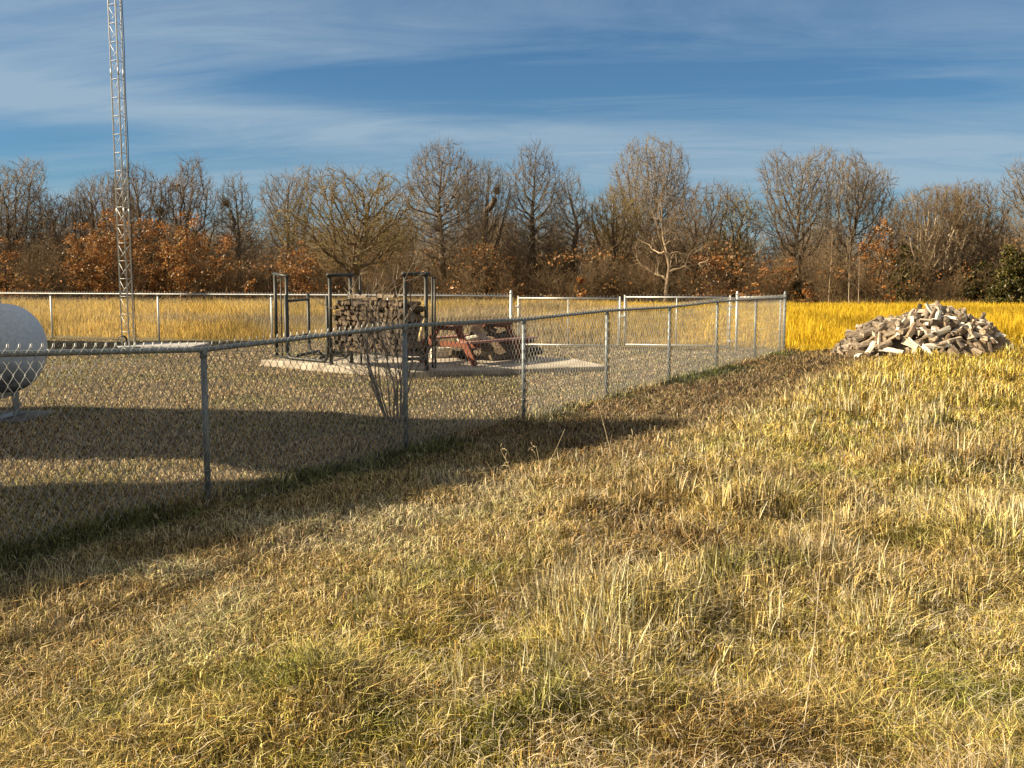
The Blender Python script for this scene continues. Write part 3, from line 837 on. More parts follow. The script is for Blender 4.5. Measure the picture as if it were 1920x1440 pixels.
# stack in the rack (every log whose end shows)
ax2 = math.atan2(e2.y, e2.x)
zrow = SLT + .31; row = 0
while zrow < SLT + 1.22:
    x = .09 + (0.02 if row % 2 else 0)
    hh = rl.uniform(.084, .100); col_i = 0
    while x < RL - .07:
        wdt = rl.uniform(.098, .138)
        top_lim = 1.16 + .10 * (x / RL) + .06 * math.sin(x * 5)
        if x < .3: top_lim -= .05
        if zrow < SLT + top_lim:
            base = RO + e1 * (x + wdt * .3) + e2 * (.23 + rl.uniform(-.055, .055))
            # local roll about the log's own axis
            roll = rl.uniform(0, 6.28)
            Mx = Matrix.Rotation(ax2 + rl.uniform(-.07, .07), 4, 'Z') @ Matrix.Rotation(rl.uniform(-.05, .05), 4, 'Y') @ Matrix.Rotation(roll, 4, 'X')
            put_log(rl.choice(LOGS), (base.x, base.y, zrow + rl.uniform(-.012, .012)), Mx.to_euler(),
                    '%s log in the rack stack, %s row up, %s from the left post' % (rl.choice(('weathered split', 'grey split', 'grey brown split')), ORD[row], ORD[col_i]), 'logs stacked in the rack')
            col_i += 1
        x += wdt
    zrow += hh; row += 1
for x_, z_, r_, w_ in ((.75, 1.28, .1, 'left'), (1.15, 1.25, -.12, 'middle'), (1.55, 1.30, .05, 'right')):
    base = RO + e1 * x_ + e2 * .1
    put_log(LOGS[1], (base.x, base.y, SLT + z_ - .02), Matrix.Rotation(RA + r_, 4, 'Z').to_euler(), w_ + 'most split log laid lengthwise along the top of the rack stack' if w_ != 'middle' else 'middle split log laid lengthwise along the top of the rack stack', 'logs lying lengthwise on the stack')
pc = RE + e1 * .10 + e2 * .42
lgo = put_log(LOGY, (-1.53, 17.16, .83), Matrix.Rotation(R(-78), 4, 'Y').to_euler(), 'pale yellow split log leaning upright against the right end of the rack stack', None)
lgo.rotation_euler = (R(5), R(-75), R(10))

# picnic table
TA = Vector((.60, .80, 0)); TC = Vector((.80, -.60, 0))
TO = Vector((-1.27, 18.62, SLT))
tb = empty('picnic_table', TO, math.atan2(TA.y, TA.x))
tag(tb, 'red brown wooden picnic table standing on the patio behind the rack', 'picnic table')
TL = 1.75
m = MB()
for k in range(5):
    yy = -.30 + k * .15
    m.box((TL / 2, yy, .74), (TL + .3, .142, .038), bev=.005)
m.build('tabletop', redtop, tb)
for sgn in (-1, 1):
    m = MB()
    for k in range(2): m.box((TL / 2, sgn * (.60 + k * .135), .44), (TL + .3, .128, .038), bev=.005)
    m.build('bench', redtop, tb)
for x in (.12, TL - .12):
    for sgn in (-1, 1):
        m = MB(); m.bar((x, sgn * .66, 0.0), (x, sgn * .22, .715), .13, .05, up=(1, 0, 0)); 
        m.build('leg', redwood, tb)
    m = MB(); m.bar((x + .045, -.74, .37), (x + .045, .74, .37), .04, .10); m.build('bench_support', redwood, tb)
    m = MB(); m.bar((x + .045, -.33, .67), (x + .045, .33, .67), .04, .09); m.build('top_support', redwood, tb)

# small heap behind the table
hc = Vector((-.28, 20.1, SLT))
SHADED = []  # log copies coloured darker to carry the heap's shade
for me in BIG:
    q = me.copy(); q.materials.clear()
    for _m in (bark_rack, wood_shaded, wood_shaded): q.materials.append(_m)
    SHADED.append(q)
for i in range(30):
    a = rl.uniform(0, 6.28); r_ = math.sqrt(rl.random())
    x = r_ * math.cos(a) * .85; y = r_ * math.sin(a) * .55
    z = max(.05, .74 * (1 - r_ ** 1.3)) + rl.uniform(-.05, .04)
    e = (rl.uniform(0, 6.28), rl.uniform(-.35, .35), rl.uniform(0, 6.28))
    put_log(rl.choice(SHADED), (hc.x + x, hc.y + y, SLT + z), e, 'shade darkened split log %s in the small heap behind the picnic table' % (('near the top' if r_ < .45 else 'at the foot') + (' left' if x < -.3 else ' right' if x > .3 else ' middle')), 'logs in the small patio heap')
put_log(WHITE[0], (hc.x - .30, hc.y - .62, SLT + .50), (0.4, .5, R(-40)), 'bleached white split log on the small heap behind the picnic table', None)
put_log(WHITE[1], (hc.x - .62, hc.y - .35, SLT + .40), (0.4, -.2, R(15)), 'short pale log left of the bleached log on the small heap', None)
mcore = MB()
mcore.lathe([(.8, 0), (.62, .22), (.35, .42), (.05, .5)], 14, Matrix.Translation((hc.x, hc.y, SLT)) @ Matrix.Diagonal((1, .55, 1, 1)))
tag(mcore.build('bark_debris', bark_log), 'dark bark and chips filling the small patio wood heap', 'bark', kind='stuff')
# cinder block under the table
m = MB(); blk = empty('concrete_block', (-1.42, 20.2, SLT), .4); tag(blk, 'pale concrete block on the patio beneath the picnic table', 'block')
for dy in (-.09, .09): m.box((0, dy, .1), (.4, .03, .2), bev=.004)
for dx in (-.185, 0, .185): m.box((dx, 0, .1), (.03, .148, .2), bev=.003)
m.build('block_body', wood_white, blk)

# big heap in the meadow
px_, py_, ra_, rb_ = PILE
def heap_h(u_, v_):
    r2 = (u_ * u_ + v_ * v_)
    return .78 * max(0.0, 1 - r2 ** 1.5) * (1 + .10 * math.sin(u_ * 7) * math.cos(v_ * 5)) * (1.06 if u_ > -.1 else .92)
m = MB(); NU, NV = 26, 40; vs = [(px_ + .1, py_, gzf(px_, py_) + .58)]; fs = []
for i in range(1, NU + 1):
    for j in range(NV):
        a = 2 * math.pi * j / NV; r_ = i / NU * .93
        u_, v_ = r_ * math.cos(a), r_ * math.sin(a)
        X, Y = px_ + u_ * ra_ * .9, py_ + v_ * rb_ * .95
        vs.append((X, Y, gzf(X, Y) + heap_h(u_, v_) * .70 - .10 + rl.uniform(-.02, .02)))
for j in range(NV): fs.append((0, 1 + j, 1 + (j + 1) % NV))
for i in range(NU - 1):
    for j in range(NV):
        fs.append((1 + i * NV + j, 1 + (i + 1) * NV + j, 1 + (i + 1) * NV + (j + 1) % NV, 1 + i * NV + (j + 1) % NV))
m.add(vs, fs); tag(m.build('bark_debris', bark_log), 'dark bark and chips filling the big firewood heap in the meadow', 'bark', kind='stuff')
cands = []; placed = []; N_HEAP = 118
while len(cands) < 330:
    a = rl.uniform(0, 2 * math.pi); r_ = math.sqrt(rl.random()) * 1.0
    u_, v_ = r_ * math.cos(a), r_ * math.sin(a)
    if v_ > .6: continue
    X, Y = px_ + u_ * ra_, py_ + v_ * rb_
    if any((X - p[0]) ** 2 + (Y - p[1]) ** 2 < .012 for p in placed) and rl.random() < .75: continue
    placed.append((X, Y))
    h0 = heap_h(u_, v_)
    yaw = rl.uniform(0, 6.28)
    d_ = Vector((math.cos(yaw), math.sin(yaw), 0)); e_ = .22
    h1 = heap_h(u_ + d_.x * e_ / ra_, v_ + d_.y * e_ / rb_); h2 = heap_h(u_ - d_.x * e_ / ra_, v_ - d_.y * e_ / rb_)
    pitch = -math.atan2(h1 - h2, 2 * e_) * .8 + rl.uniform(-.28, .28)
    if rl.random() < .06: pitch += rl.choice((-.7, .7))
    wh = rl.random() < .20; bi = rl.randrange(3 if wh else len(BIG))
    Mx = Matrix.Rotation(yaw, 4, 'Z') @ Matrix.Rotation(pitch, 4, 'Y') @ Matrix.Rotation(rl.uniform(0, 6.28), 4, 'X')
    cands.append((v_, u_, X, Y, gzf(X, Y) + max(h0, .03) + rl.uniform(-.03, .05) + (.03 if wh else 0), Mx, wh, bi, h0))
cands.sort(key=lambda c: c[0])
KN = ['round', 'half round', 'quarter split', 'flat sided', 'quarter split', 'thin round', 'short round', 'half round']
rest = MB()
for i, (v_, u_, X, Y, z, Mx, wh, bi, h0) in enumerate(cands):
    if i < N_HEAP:
        lv = 'at the foot' if h0 < .25 else 'halfway up' if h0 < .62 else 'near the top'
        sd = 'far left' if u_ < -.62 else 'left' if u_ < -.2 else 'middle' if u_ < .2 else 'right' if u_ < .62 else 'far right'
        if wh: put_log(WHITE[bi], (X, Y, z), Mx.to_euler(), 'bleached %s log %s of the meadow heap, %s side' % (('quarter split', 'flat sided', 'half round')[bi], lv, sd), 'bleached logs in the meadow heap')
        else: put_log(BIG[bi], (X, Y, z), Mx.to_euler(), 'grey %s log %s of the meadow heap, %s side' % (KN[bi], lv, sd), 'logs in the meadow heap')
    else:
        me = (WHITE if wh else BIG)[bi]; T = Matrix.Translation((X, Y, z)) @ Mx
        rest.add([T @ v.co for v in me.vertices], [tuple(p.vertices) for p in me.polygons], [p.material_index for p in me.polygons])
tag(rest.build('firewood_pieces', [bark_log, wood_split, wood_end]), 'logs filling the back and top of the big meadow heap', 'logs', kind='stuff')

# ------------------------------------------------------------------ propane tank
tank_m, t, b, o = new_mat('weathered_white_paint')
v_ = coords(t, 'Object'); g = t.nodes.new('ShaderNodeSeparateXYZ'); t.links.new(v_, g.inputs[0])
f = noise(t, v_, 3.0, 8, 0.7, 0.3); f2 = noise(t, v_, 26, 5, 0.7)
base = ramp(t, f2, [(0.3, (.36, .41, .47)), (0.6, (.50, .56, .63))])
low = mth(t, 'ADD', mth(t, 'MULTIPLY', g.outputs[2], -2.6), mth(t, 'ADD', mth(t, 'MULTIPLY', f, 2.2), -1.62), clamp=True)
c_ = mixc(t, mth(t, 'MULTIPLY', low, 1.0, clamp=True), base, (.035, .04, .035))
spot = ramp(t, noise(t, v_, 11, 8, 0.75), [(0.62, (0, 0, 0)), (0.72, (1, 1, 1))])
c_ = mixc(t, mth(t, 'MULTIPLY', spot, .55), c_, (.16, .16, .15))
v2 = coords(t, 'Object', (9, 9, .9)); rst = ramp(t, noise(t, v2, 1.4, 6, 0.7), [(0.60, (0, 0, 0)), (0.72, (1, 1, 1))])
c_ = mixc(t, mth(t, 'MULTIPLY', rst, .45), c_, (.22, .19, .16))
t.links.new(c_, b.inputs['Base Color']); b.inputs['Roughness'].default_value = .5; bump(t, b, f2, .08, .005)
TKY, TKR, TKZ, TKX = 12.1, .53, .875, -5.62
tk = empty('propane_tank', (TKX - 1.7, TKY, 0)); tag(tk, 'white weathered horizontal propane tank at the left edge behind the near fence', 'tank')
prof = []
LT = 3.4; dome = .42
for k in range(13):
    a = math.pi / 2 * k / 12; prof.append((max(.003, TKR * math.sin(a)), -LT / 2 + dome * (1 - math.cos(a))))
prof += [(TKR + .004, -LT / 2 + dome + .02), (TKR + .004, -LT / 2 + dome + .05), (TKR, -LT / 2 + dome + .06), (TKR, LT / 2 - dome - .06), (TKR + .004, LT / 2 - dome - .05), (TKR + .004, LT / 2 - dome - .02)]
for k in range(12, -1, -1):
    a = math.pi / 2 * k / 12; prof.append((max(.003, TKR * math.sin(a)), LT / 2 - dome * (1 - math.cos(a))))
m = MB(); m.lathe(prof, 48, Matrix.Rotation(math.pi / 2, 4, 'Y'))
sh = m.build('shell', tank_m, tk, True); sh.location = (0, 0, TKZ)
for x in (-1.05, 1.22):
    m = MB(); m.bar((x, -.28, .06), (x, -.24, .46), .16, .012, up=(1, 0, 0)); m.bar((x, .28, .06), (x, .24, .46), .16, .012, up=(1, 0, 0)); m.box((x, 0, .055), (.16, .62, .014)); m.box((x, 0, .36), (.012, .5, .16))
    m.build('leg', galv_shaded, tk)
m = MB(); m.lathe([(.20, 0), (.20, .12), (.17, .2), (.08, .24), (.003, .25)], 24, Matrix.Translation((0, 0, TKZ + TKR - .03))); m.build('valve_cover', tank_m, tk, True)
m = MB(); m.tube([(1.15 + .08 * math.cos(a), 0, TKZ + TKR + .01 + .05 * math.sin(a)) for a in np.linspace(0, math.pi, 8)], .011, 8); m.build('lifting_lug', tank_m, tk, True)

# ------------------------------------------------------------------ tower
TX = Vector((-8.98 + .15, 23.7, .11))
tw = empty('lattice_tower', gpt(240, 650, .11), 0); tag(tw, 'tall silver three legged lattice radio mast rising out of the frame', 'tower')
S = .305; ang0 = R(-14)
legs = []
HT = 15.0
cxy = [Vector((-S / 2, -S * .29, 0)), Vector((S / 2, -S * .29, 0)), Vector((0, S * .58, 0))]
cxy = [Vector((math.cos(a), math.sin(a), 0)) * .148 for a in (R(176), R(296), R(56))]
for p in cxy:
    m = MB(); m.tube([p, p + U * HT], .016, 10)
    for z in (3.05, 6.1, 9.15, 12.2): m.tube([p + U * (z - .08), p + U * (z + .08)], .019, 10)
    m.build('leg', galv_bright, tw, True)
stp = .40
for k in range(3):
    a, b_ = cxy[k], cxy[(k + 1) % 3]; m = MB(); z = .35; i = 0
    z = 0.35
    while z < HT - .3:
        flip = int((z) // 3.05) % 2
        a_, bb = (a, b_) if not flip else (b_, a)
        m.tube([a + U * z, b_ + U * z], .0065, 6)
        m.tube([a_ + U * (z + stp - .03), bb + U * (z + .03)], .0055, 6)
        z += stp
    m.build('bracing', galv_bright, tw, True)
m = MB(); c = cxy[2] + Vector((.03, .02, 0)); m.tube([c + U * z_ + Vector((.006 * math.sin(z_ * 3), 0, 0)) for z_ in np.linspace(.05, HT, 50)], .008, 6); m.build('cable', rubber, tw, True)
m = MB(); m.box((0, 0, .008), (.45, .45, .016), R(27)); m.build('base_plate', galv_bright, tw)
wc = empty('cable_coil', tw.location + Vector((cxy[0].x + .03, cxy[0].y - .06, .16)))
m = MB()
for k in range(5):
    rr = .088 + .004 * k
    m.tube([(rr * math.cos(a), -.02 + .009 * k, rr * math.sin(a)) for a in np.linspace(0, 2 * math.pi, 20)[:-1]], .009, 6, closed=True)
m.tube([(.09, 0, -.05), (.13, -.02, -.09), (.16, .03, -.13), (.1, .1, -.155)], .009, 6)
m.build('cable_loops', rubber, wc, True); tag(wc, 'black cable coil hanging at the foot of the lattice tower', 'cable')

# ------------------------------------------------------------------ unseen barn and shed at the left, shaped to cast the long shadows
def barn(name, label, x0, x1, secs, bridge=None):
    root = empty(name, (x0, secs[0][0][0], 0)); tag(root, label, 'barn')
    ox, oy = x0, secs[0][0][0]
    for prof_ in secs:
        m = MB(); n = len(prof_)
        vs = [(x0 - ox, y - oy, z) for y, z in prof_] + [(x1 - ox, y - oy, z) for y, z in prof_]
        fs = [tuple(range(n)), tuple(range(2 * n - 1, n - 1, -1))] + [(i, (i + 1) % n, n + (i + 1) % n, n + i) for i in range(n)]
        m.add(vs, fs); m.build('wall', barn_metal, root)
        for i in range(1, n - 2):
            (ya, za), (yb, zb) = prof_[i], prof_[i + 1]
            m = MB(); mid = ((x0 + x1) / 2 - ox, (ya + yb) / 2 - oy, (za + zb) / 2 + .05)
            m.box(mid, (abs(x1 - x0) + .3, math.hypot(yb - ya, zb - za) + .05, .06), M=Matrix.Rotation(math.atan2(zb - za, yb - ya), 4, 'X')); m.build('roof', barn_roof, root)
    if bridge:
        m = MB(); n = len(bridge)
        vs = [(x0 - ox - .02, y - oy, z) for y, z in bridge] + [(x0 - .5 * (1 if x0 > x1 else -1) - ox, y - oy, z) for y, z in bridge]
        fs = [tuple(range(n)), tuple(range(2 * n - 1, n - 1, -1))] + [(i, (i + 1) % n, n + (i + 1) % n, n + i) for i in range(n)]
        m.add(vs, fs); m.build('shadow_panel', barn_metal, root)  # panel added above the passage to end the lit strip in the shadow
    m = MB(); m.box((.03, 2.4, 1.05), (.05, 1.0, 2.1), bev=.01); m.build('door', barn_roof, root)
    return root
pr_h = lambda y: 2.95 + .54 * (y - 1.0)
barn('barn', 'unseen grey metal barn left of the propane tank, outline and passage shaped for its shadow', -10, -12.4,
     [[(-6, 0), (-6, 2.95), (1.0, 2.95), (7.6, pr_h(7.6)), (7.6, 0)], [(8.95, 0), (8.95, pr_h(8.95)), (10.8, 8.1), (13.0, 2.3), (13.0, 0)]],
     [(7.602, 6.0), (7.602, pr_h(7.6) - .01), (8.948, pr_h(8.95) - .01), (8.948, 5.0)])
barn('shed', 'unseen small grey metal shed left of the far yard, shaped for its shadow', -13.7, -17, [[(21.4, 0), (21.4, 1.7), (25.6, 5.15), (26.1, 4.95), (26.1, 0)]])

# ------------------------------------------------------------------ trees
class TreeGen:
    def __init__(self, seed): self.r = random.Random(seed); self.big = MB(); self.tw = MB(); self.ends = []
    def grow(self, p, d, ln, r, lv, P):
        rn = self.r
        n = P['seg'][lv]; st = ln / n
        pts = [p.copy()]; rad = [r]; dirs = []
        tip = P.get('tip', .18)
        for i in range(n):
            g = P['gnarl'][lv]
            d = d + Vector((rn.gauss(0, g), rn.gauss(0, g), rn.gauss(0, g))) + Vector((0, 0, P['up'][lv]))
            d.normalize(); p = p + d * st
            pts.append(p.copy()); rad.append(r * (1 - (1 - tip) * (i + 1) / n)); dirs.append(d.copy())
        mb = self.big if lv <= P['biglv'] else self.tw
        mb.tube(pts, rad, (8, 6, 4, 3, 3, 3)[lv], caps=False)
        if lv >= P['levels']: self.ends.append(pts[-1]); return
        k = P['kids'][lv]; t0 = P['t0'][lv]
        for j in range(k):
            t_ = t0 + (1 - t0) * (j + rn.random() * .9) / k
            i = min(n - 1, int(t_ * n)); f_ = t_ * n - i
            q = pts[i].lerp(pts[i + 1], min(1, f_))
            ax = dirs[i]
            az_ = rn.uniform(0, 2 * math.pi) if lv else j * 2.4 + rn.uniform(-.4, .4)
            s = ax.cross(Vector((0.3, 0.9, .2))).normalized(); u2 = ax.cross(s)
            an = R(P['ang'][lv] + rn.uniform(-12, 12)) * (1.15 - .45 * t_ if lv == 0 else 1)
            nd = ax * math.cos(an) + (s * math.cos(az_) + u2 * math.sin(az_)) * math.sin(an)
            env = P['env'](t_) if lv == 0 else (1.05 - .55 * t_)
            l2 = ln * P['ratio'][lv] * env * rn.uniform(.75, 1.15)
            r2 = max(P['rmin'], rad[min(i, n)] * P['rr'] * rn.uniform(.7, 1))
            self.grow(q, nd, l2, r2, lv + 1, P)
# shapes normalised to total height ~ H
def env_oval(t_): return .35 + 1.0 * math.sin(math.pi * min(1, .18 + .75 * t_)) * (1.1 - .5 * t_)
def env_flat(t_): return 1.0
PARAM = {
 'ash': dict(H=13, trunk=.88, r0=.20, levels=4, seg=[9, 7, 5, 3, 2], gnarl=[.04, .06, .09, .11, .14], up=[.02, .085, .06, .05, .03], kids=[24, 10, 7, 3], t0=[.2, .15, .1, .1], ang=[42, 32, 34, 36], ratio=[.44, .42, .5, .55], rr=.5, rmin=.018, env=env_oval, biglv=1),
 'vase': dict(H=12, trunk=.30, r0=.26, levels=4, seg=[4, 9, 6, 3, 2], gnarl=[.05, .06, .10, .12, .14], up=[.02, .05, .06, .05, .03], kids=[8, 17, 8, 4], t0=[.5, .15, .1, .1], ang=[32, 32, 34, 38], ratio=[2.1, .33, .48, .5], rr=.6, rmin=.018, env=env_flat, biglv=1, tip=.25),
 'oak': dict(H=12, trunk=.42, r0=.36, levels=4, seg=[5, 9, 7, 4, 2], gnarl=[.08, .15, .18, .2, .2], up=[.02, .03, .04, .03, .02], kids=[13, 15, 8, 4], t0=[.36, .15, .1, .1], ang=[62, 46, 44, 44], ratio=[1.25, .40, .48, .5], rr=.6, rmin=.020, env=env_flat, biglv=2, tip=.22),
 'spread': dict(H=12, trunk=.5, r0=.30, levels=4, seg=[5, 9, 6, 4, 2], gnarl=[.06, .09, .13, .16, .18], up=[.02, .055, .05, .04, .02], kids=[13, 15, 8, 4], t0=[.3, .15, .1, .1], ang=[50, 38, 40, 42], ratio=[1.05, .42, .48, .5], rr=.58, rmin=.018, env=env_flat, biglv=1, tip=.22),
 'snag': dict(H=12, trunk=.55, r0=.27, levels=3, seg=[8, 8, 6, 4], gnarl=[.14, .24, .3, .34], up=[.04, .04, .03, .02], kids=[9, 8, 4], t0=[.3, .2, .15], ang=[56, 52, 50], ratio=[.72, .45, .5], rr=.62, rmin=.014, env=env_flat, biglv=3, tip=.22),
 'pole': dict(H=9, trunk=.9, r0=.075, levels=3, seg=[9, 5, 4, 2], gnarl=[.04, .12, .2, .25], up=[.03, .08, .05, .03], kids=[14, 6, 4], t0=[.35, .2, .1], ang=[45, 40, 42], ratio=[.26, .42, .5], rr=.45, rmin=.018, env=env_oval, biglv=0),
}
def make_tree(kind, seed):
    P = PARAM[kind]; g = TreeGen(seed)
    g.r.seed(seed)
    d0 = Vector((g.r.uniform(-.08, .08), g.r.uniform(-.05, .05), 1)).normalized()
    if kind == 'snag': d0 = Vector((.34, 0, 1)).normalized()
    H = P['H']
    g.grow(Vector((0, 0, -.3)), d0, H * P['trunk'], P['r0'], 0, P)
    if kind in ('vase',):      # several stems from one foot
        for k in range(2):
            a = g.r.uniform(0, 6.28)
            g.grow(Vector((math.cos(a) * .3, math.sin(a) * .3, -.3)), Vector((math.cos(a) * .35, math.sin(a) * .35, 1)).normalized(), H * P['trunk'] * .9, P['r0'] * .6, 0, P)
    zs = [v[2] for v in g.tw.v] or [v[2] for v in g.big.v]
    xs = [v[0] for v in (g.tw.v or g.big.v)]
    return g, max(max(zs), max(v[2] for v in g.big.v)), (max(xs) - min(xs))
TREES = {}
def get_tree(kind, seed, tmat, cmat):
    key = (kind, seed, tmat.name, cmat.name)
    if key not in TREES:
        g, h, wd = make_tree(kind, seed)
        tm = g.big.mesh('trunk', tmat, True)
        cm = g.tw.mesh('crown', cmat) if g.tw.f else None
        TREES[key] = (tm, cm, h, wd)
    return TREES[key]
def colonize(seed, A, start, step=.42, infl=2.6, kill=.46, up=.1, noise_=.12, cap=4200):
    """grow a skeleton through the attractor points A; start: list of (pos, parent)"""
    rs = np.random.RandomState(seed)
    pos = [np.array(p, float) for p, _ in start]; par = [q for _, q in start]
    N_ = np.array(pos)
    D = np.linalg.norm(A[:, None] - N_[None], axis=2)
    ni = D.argmin(1); nd = D.min(1)
    first = True
    for it in range(110):
        act = nd < (infl if it > 10 else 1e9)
        if not act.any(): break
        ids = ni[act]; dv = A[act] - N_[ids]; dv /= np.linalg.norm(dv, axis=1)[:, None] + 1e-9
        uq, inv = np.unique(ids, return_inverse=True)
        acc = np.zeros((len(uq), 3)); np.add.at(acc, inv, dv)
        acc /= np.linalg.norm(acc, axis=1)[:, None] + 1e-9
        pv = np.array([N_[k] - N_[par[k]] if par[k] >= 0 else (0, 0, step) for k in uq]) / step
        acc = acc + pv * .35 + rs.normal(0, noise_, acc.shape) + np.array([0, 0, up])
        acc /= np.linalg.norm(acc, axis=1)[:, None] + 1e-9
        new = N_[uq] + acc * step
        b0 = len(N_); N_ = np.vstack([N_, new]); par.extend(uq.tolist())
        D = np.linalg.norm(A[:, None] - new[None], axis=2); m_ = D.min(1); am = D.argmin(1)
        better = m_ < nd; nd = np.where(better, m_, nd); ni = np.where(better, am + b0, ni)
        keep = nd > kill; A = A[keep]; ni = ni[keep]; nd = nd[keep]
        if len(A) == 0 or len(N_) > cap: break
    return N_, np.array(par)
def seg_mesh(P0, P1, r0, r1, n):
    d = P1 - P0; d = d / (np.linalg.norm(d, axis=1)[:, None] + 1e-9)
    ref = np.where(np.abs(d[:, 2:3]) > .9, np.array([[1., 0, 0]]), np.array([[0, 0, 1.]]))
    s_ = np.cross(d, ref); s_ /= np.linalg.norm(s_, axis=1)[:, None] + 1e-9; t_ = np.cross(d, s_)
    m_ = len(P0); V = np.empty((m_, 2 * n, 3))
    for j in range(n):
        a_ = 2 * math.pi * j / n; o_ = s_ * math.cos(a_) + t_ * math.sin(a_)
        V[:, j] = P0 + o_ * r0[:, None]; V[:, n + j] = P1 + o_ * r1[:, None]
    q = np.array([[j, (j + 1) % n, n + (j + 1) % n, n + j] for j in range(n)])
    Q = (np.arange(m_) * 2 * n)[:, None, None] + q[None]
    return V.reshape(-1, 3), Q.reshape(-1, 4)
def colony_tree(kind, seed, H, W, r_tip=.019, fans=4, nA=None, thick=1.0):
    rs = np.random.RandomState(seed)
    def ell(n, c, r):
        a_ = rs.normal(0, 1, (n, 3)); a_ /= np.linalg.norm(a_, axis=1)[:, None]
        return a_ * (rs.rand(n, 1) ** .42) * np.array(r) + np.array(c)
    w_ = W / 2; th, up, nz = .2, .1, .12
    n = nA or int(min(6500, 1400 + 3.6 * W * W * H))
    if kind == 'ash': A = np.vstack([ell(int(n * .75), (0, 0, .62 * H), (w_ * .9, w_ * .85, .38 * H)), ell(int(n * .25), (0, 0, .42 * H), (w_, w_ * .9, .20 * H))]); th, up, nz = .55, .28, .07
    elif kind == 'vase': A = np.vstack([ell(int(n * .7), (0, 0, .70 * H), (w_, w_ * .9, .30 * H)), ell(int(n * .3), (0, 0, .45 * H), (w_ * .7, w_ * .6, .22 * H))]); th, up, nz = .10, .26, .08
    elif kind == 'oak':
        L_ = [ell(int(n * .30), (0, 0, .55 * H), (w_ * .75, w_ * .7, .36 * H))]
        for k in range(6):
            a_ = rs.rand() * 6.28; q = rs.uniform(.35, .7)
            L_.append(ell(int(n * .12), (math.cos(a_) * w_ * q, math.sin(a_) * w_ * q, rs.uniform(.38, .84) * H), (w_ * .38, w_ * .38, .17 * H)))
        A = np.vstack(L_); th, up, nz = .20, .03, .30
    else:
        L_ = [ell(int(n * .35), (0, 0, .60 * H), (w_ * .7, w_ * .65, .34 * H))]
        for k in range(5):
            a_ = rs.rand() * 6.28; q = rs.uniform(.3, .62)
            L_.append(ell(int(n * .13), (math.cos(a_) * w_ * q, math.sin(a_) * w_ * q, rs.uniform(.5, .86) * H), (w_ * .38, w_ * .38, .16 * H)))
        A = np.vstack(L_); th, up, nz = .30, .14, .16
    A = A[A[:, 2] > (.24 if kind == 'oak' else .12) * H]
    st = []; step = .42
    lean = rs.uniform(-.05, .05, 2)
    x_ = np.array([0, 0, -.4]); k = 0; st.append((x_, -1))
    while x_[2] < th * H:
        lean = lean + rs.normal(0, .02, 2)
        x_ = x_ + np.array([lean[0] * step, lean[1] * step, step]); st.append((x_, len(st) - 1))
    if kind == 'vase':
        for k in range(3):
            a_ = rs.rand() * 6.28; x_ = np.array([math.cos(a_) * .3, math.sin(a_) * .3, -.3]); st.append((x_, 0))
            for q in range(5):
                x_ = x_ + np.array([math.cos(a_) * .16, math.sin(a_) * .16, .5]); st.append((x_, len(st) - 1))
    N_, par = colonize(seed, A, st, step, up=up, noise_=nz)
    m_ = len(N_); acc = np.zeros(m_); kids = np.zeros(m_, int)
    for i in range(m_ - 1, 0, -1):
        if acc[i] == 0: acc[i] = 1
        acc[par[i]] += acc[i]; kids[par[i]] += 1
    rad = r_tip * np.maximum(acc, 1) ** .46
    rad[0] = rad[1] * 1.15
    rmax = rad.max(); want = (.021 * H + .08) * thick
    rad = np.where(rad > .03, .03 + (rad - .03) * (want - .03) / max(.01, rmax - .03), rad)
    c = np.arange(1, m_); p = par[c]; sel = p >= 0
    c = c[sel]; p = p[sel]
    rp_ = np.minimum(rad[p], rad[c] * 1.5)
    big = rad[c] > .045
    Vb, Qb = seg_mesh(N_[p][big], N_[c][big], rp_[big], rad[c][big], 6)
    Vs, Qs = seg_mesh(N_[p][~big], N_[c][~big], rp_[~big], rad[c][~big], 3)
    tips = np.where((acc <= 14))[0]; tips = np.repeat(tips, fans)
    base = N_[tips]; dr = base - N_[par[tips]]; dr /= np.linalg.norm(dr, axis=1)[:, None] + 1e-9
    d2 = dr + rs.normal(0, .5, dr.shape) + np.array([0, 0, .25]); d2 /= np.linalg.norm(d2, axis=1)[:, None]
    ln = rs.uniform(.35, .95, len(tips))[:, None]
    mid = base + d2 * ln * .5; d3 = d2 + rs.normal(0, .25, dr.shape) + np.array([0, 0, .1]); end = mid + d3 * ln * .5
    r1 = np.full(len(tips), r_tip * .72)
    Vf, Qf = seg_mesh(base, mid, r1, r1 * .8, 3); Vg_, Qg = seg_mesh(mid, end, r1 * .8, r1 * .35, 3)
    V = np.vstack([Vs, Vf, Vg_]); Q = np.vstack([Qs, Qf + len(Vs), Qg + len(Vs) + len(Vf)])
    return Vb, Qb, V, Q
def qmesh(name, V, Q, mat, sm=False): return npmesh(name, V, Q.ravel(), np.arange(len(Q)) * 4, np.full(len(Q), 4), mat, None, sm)
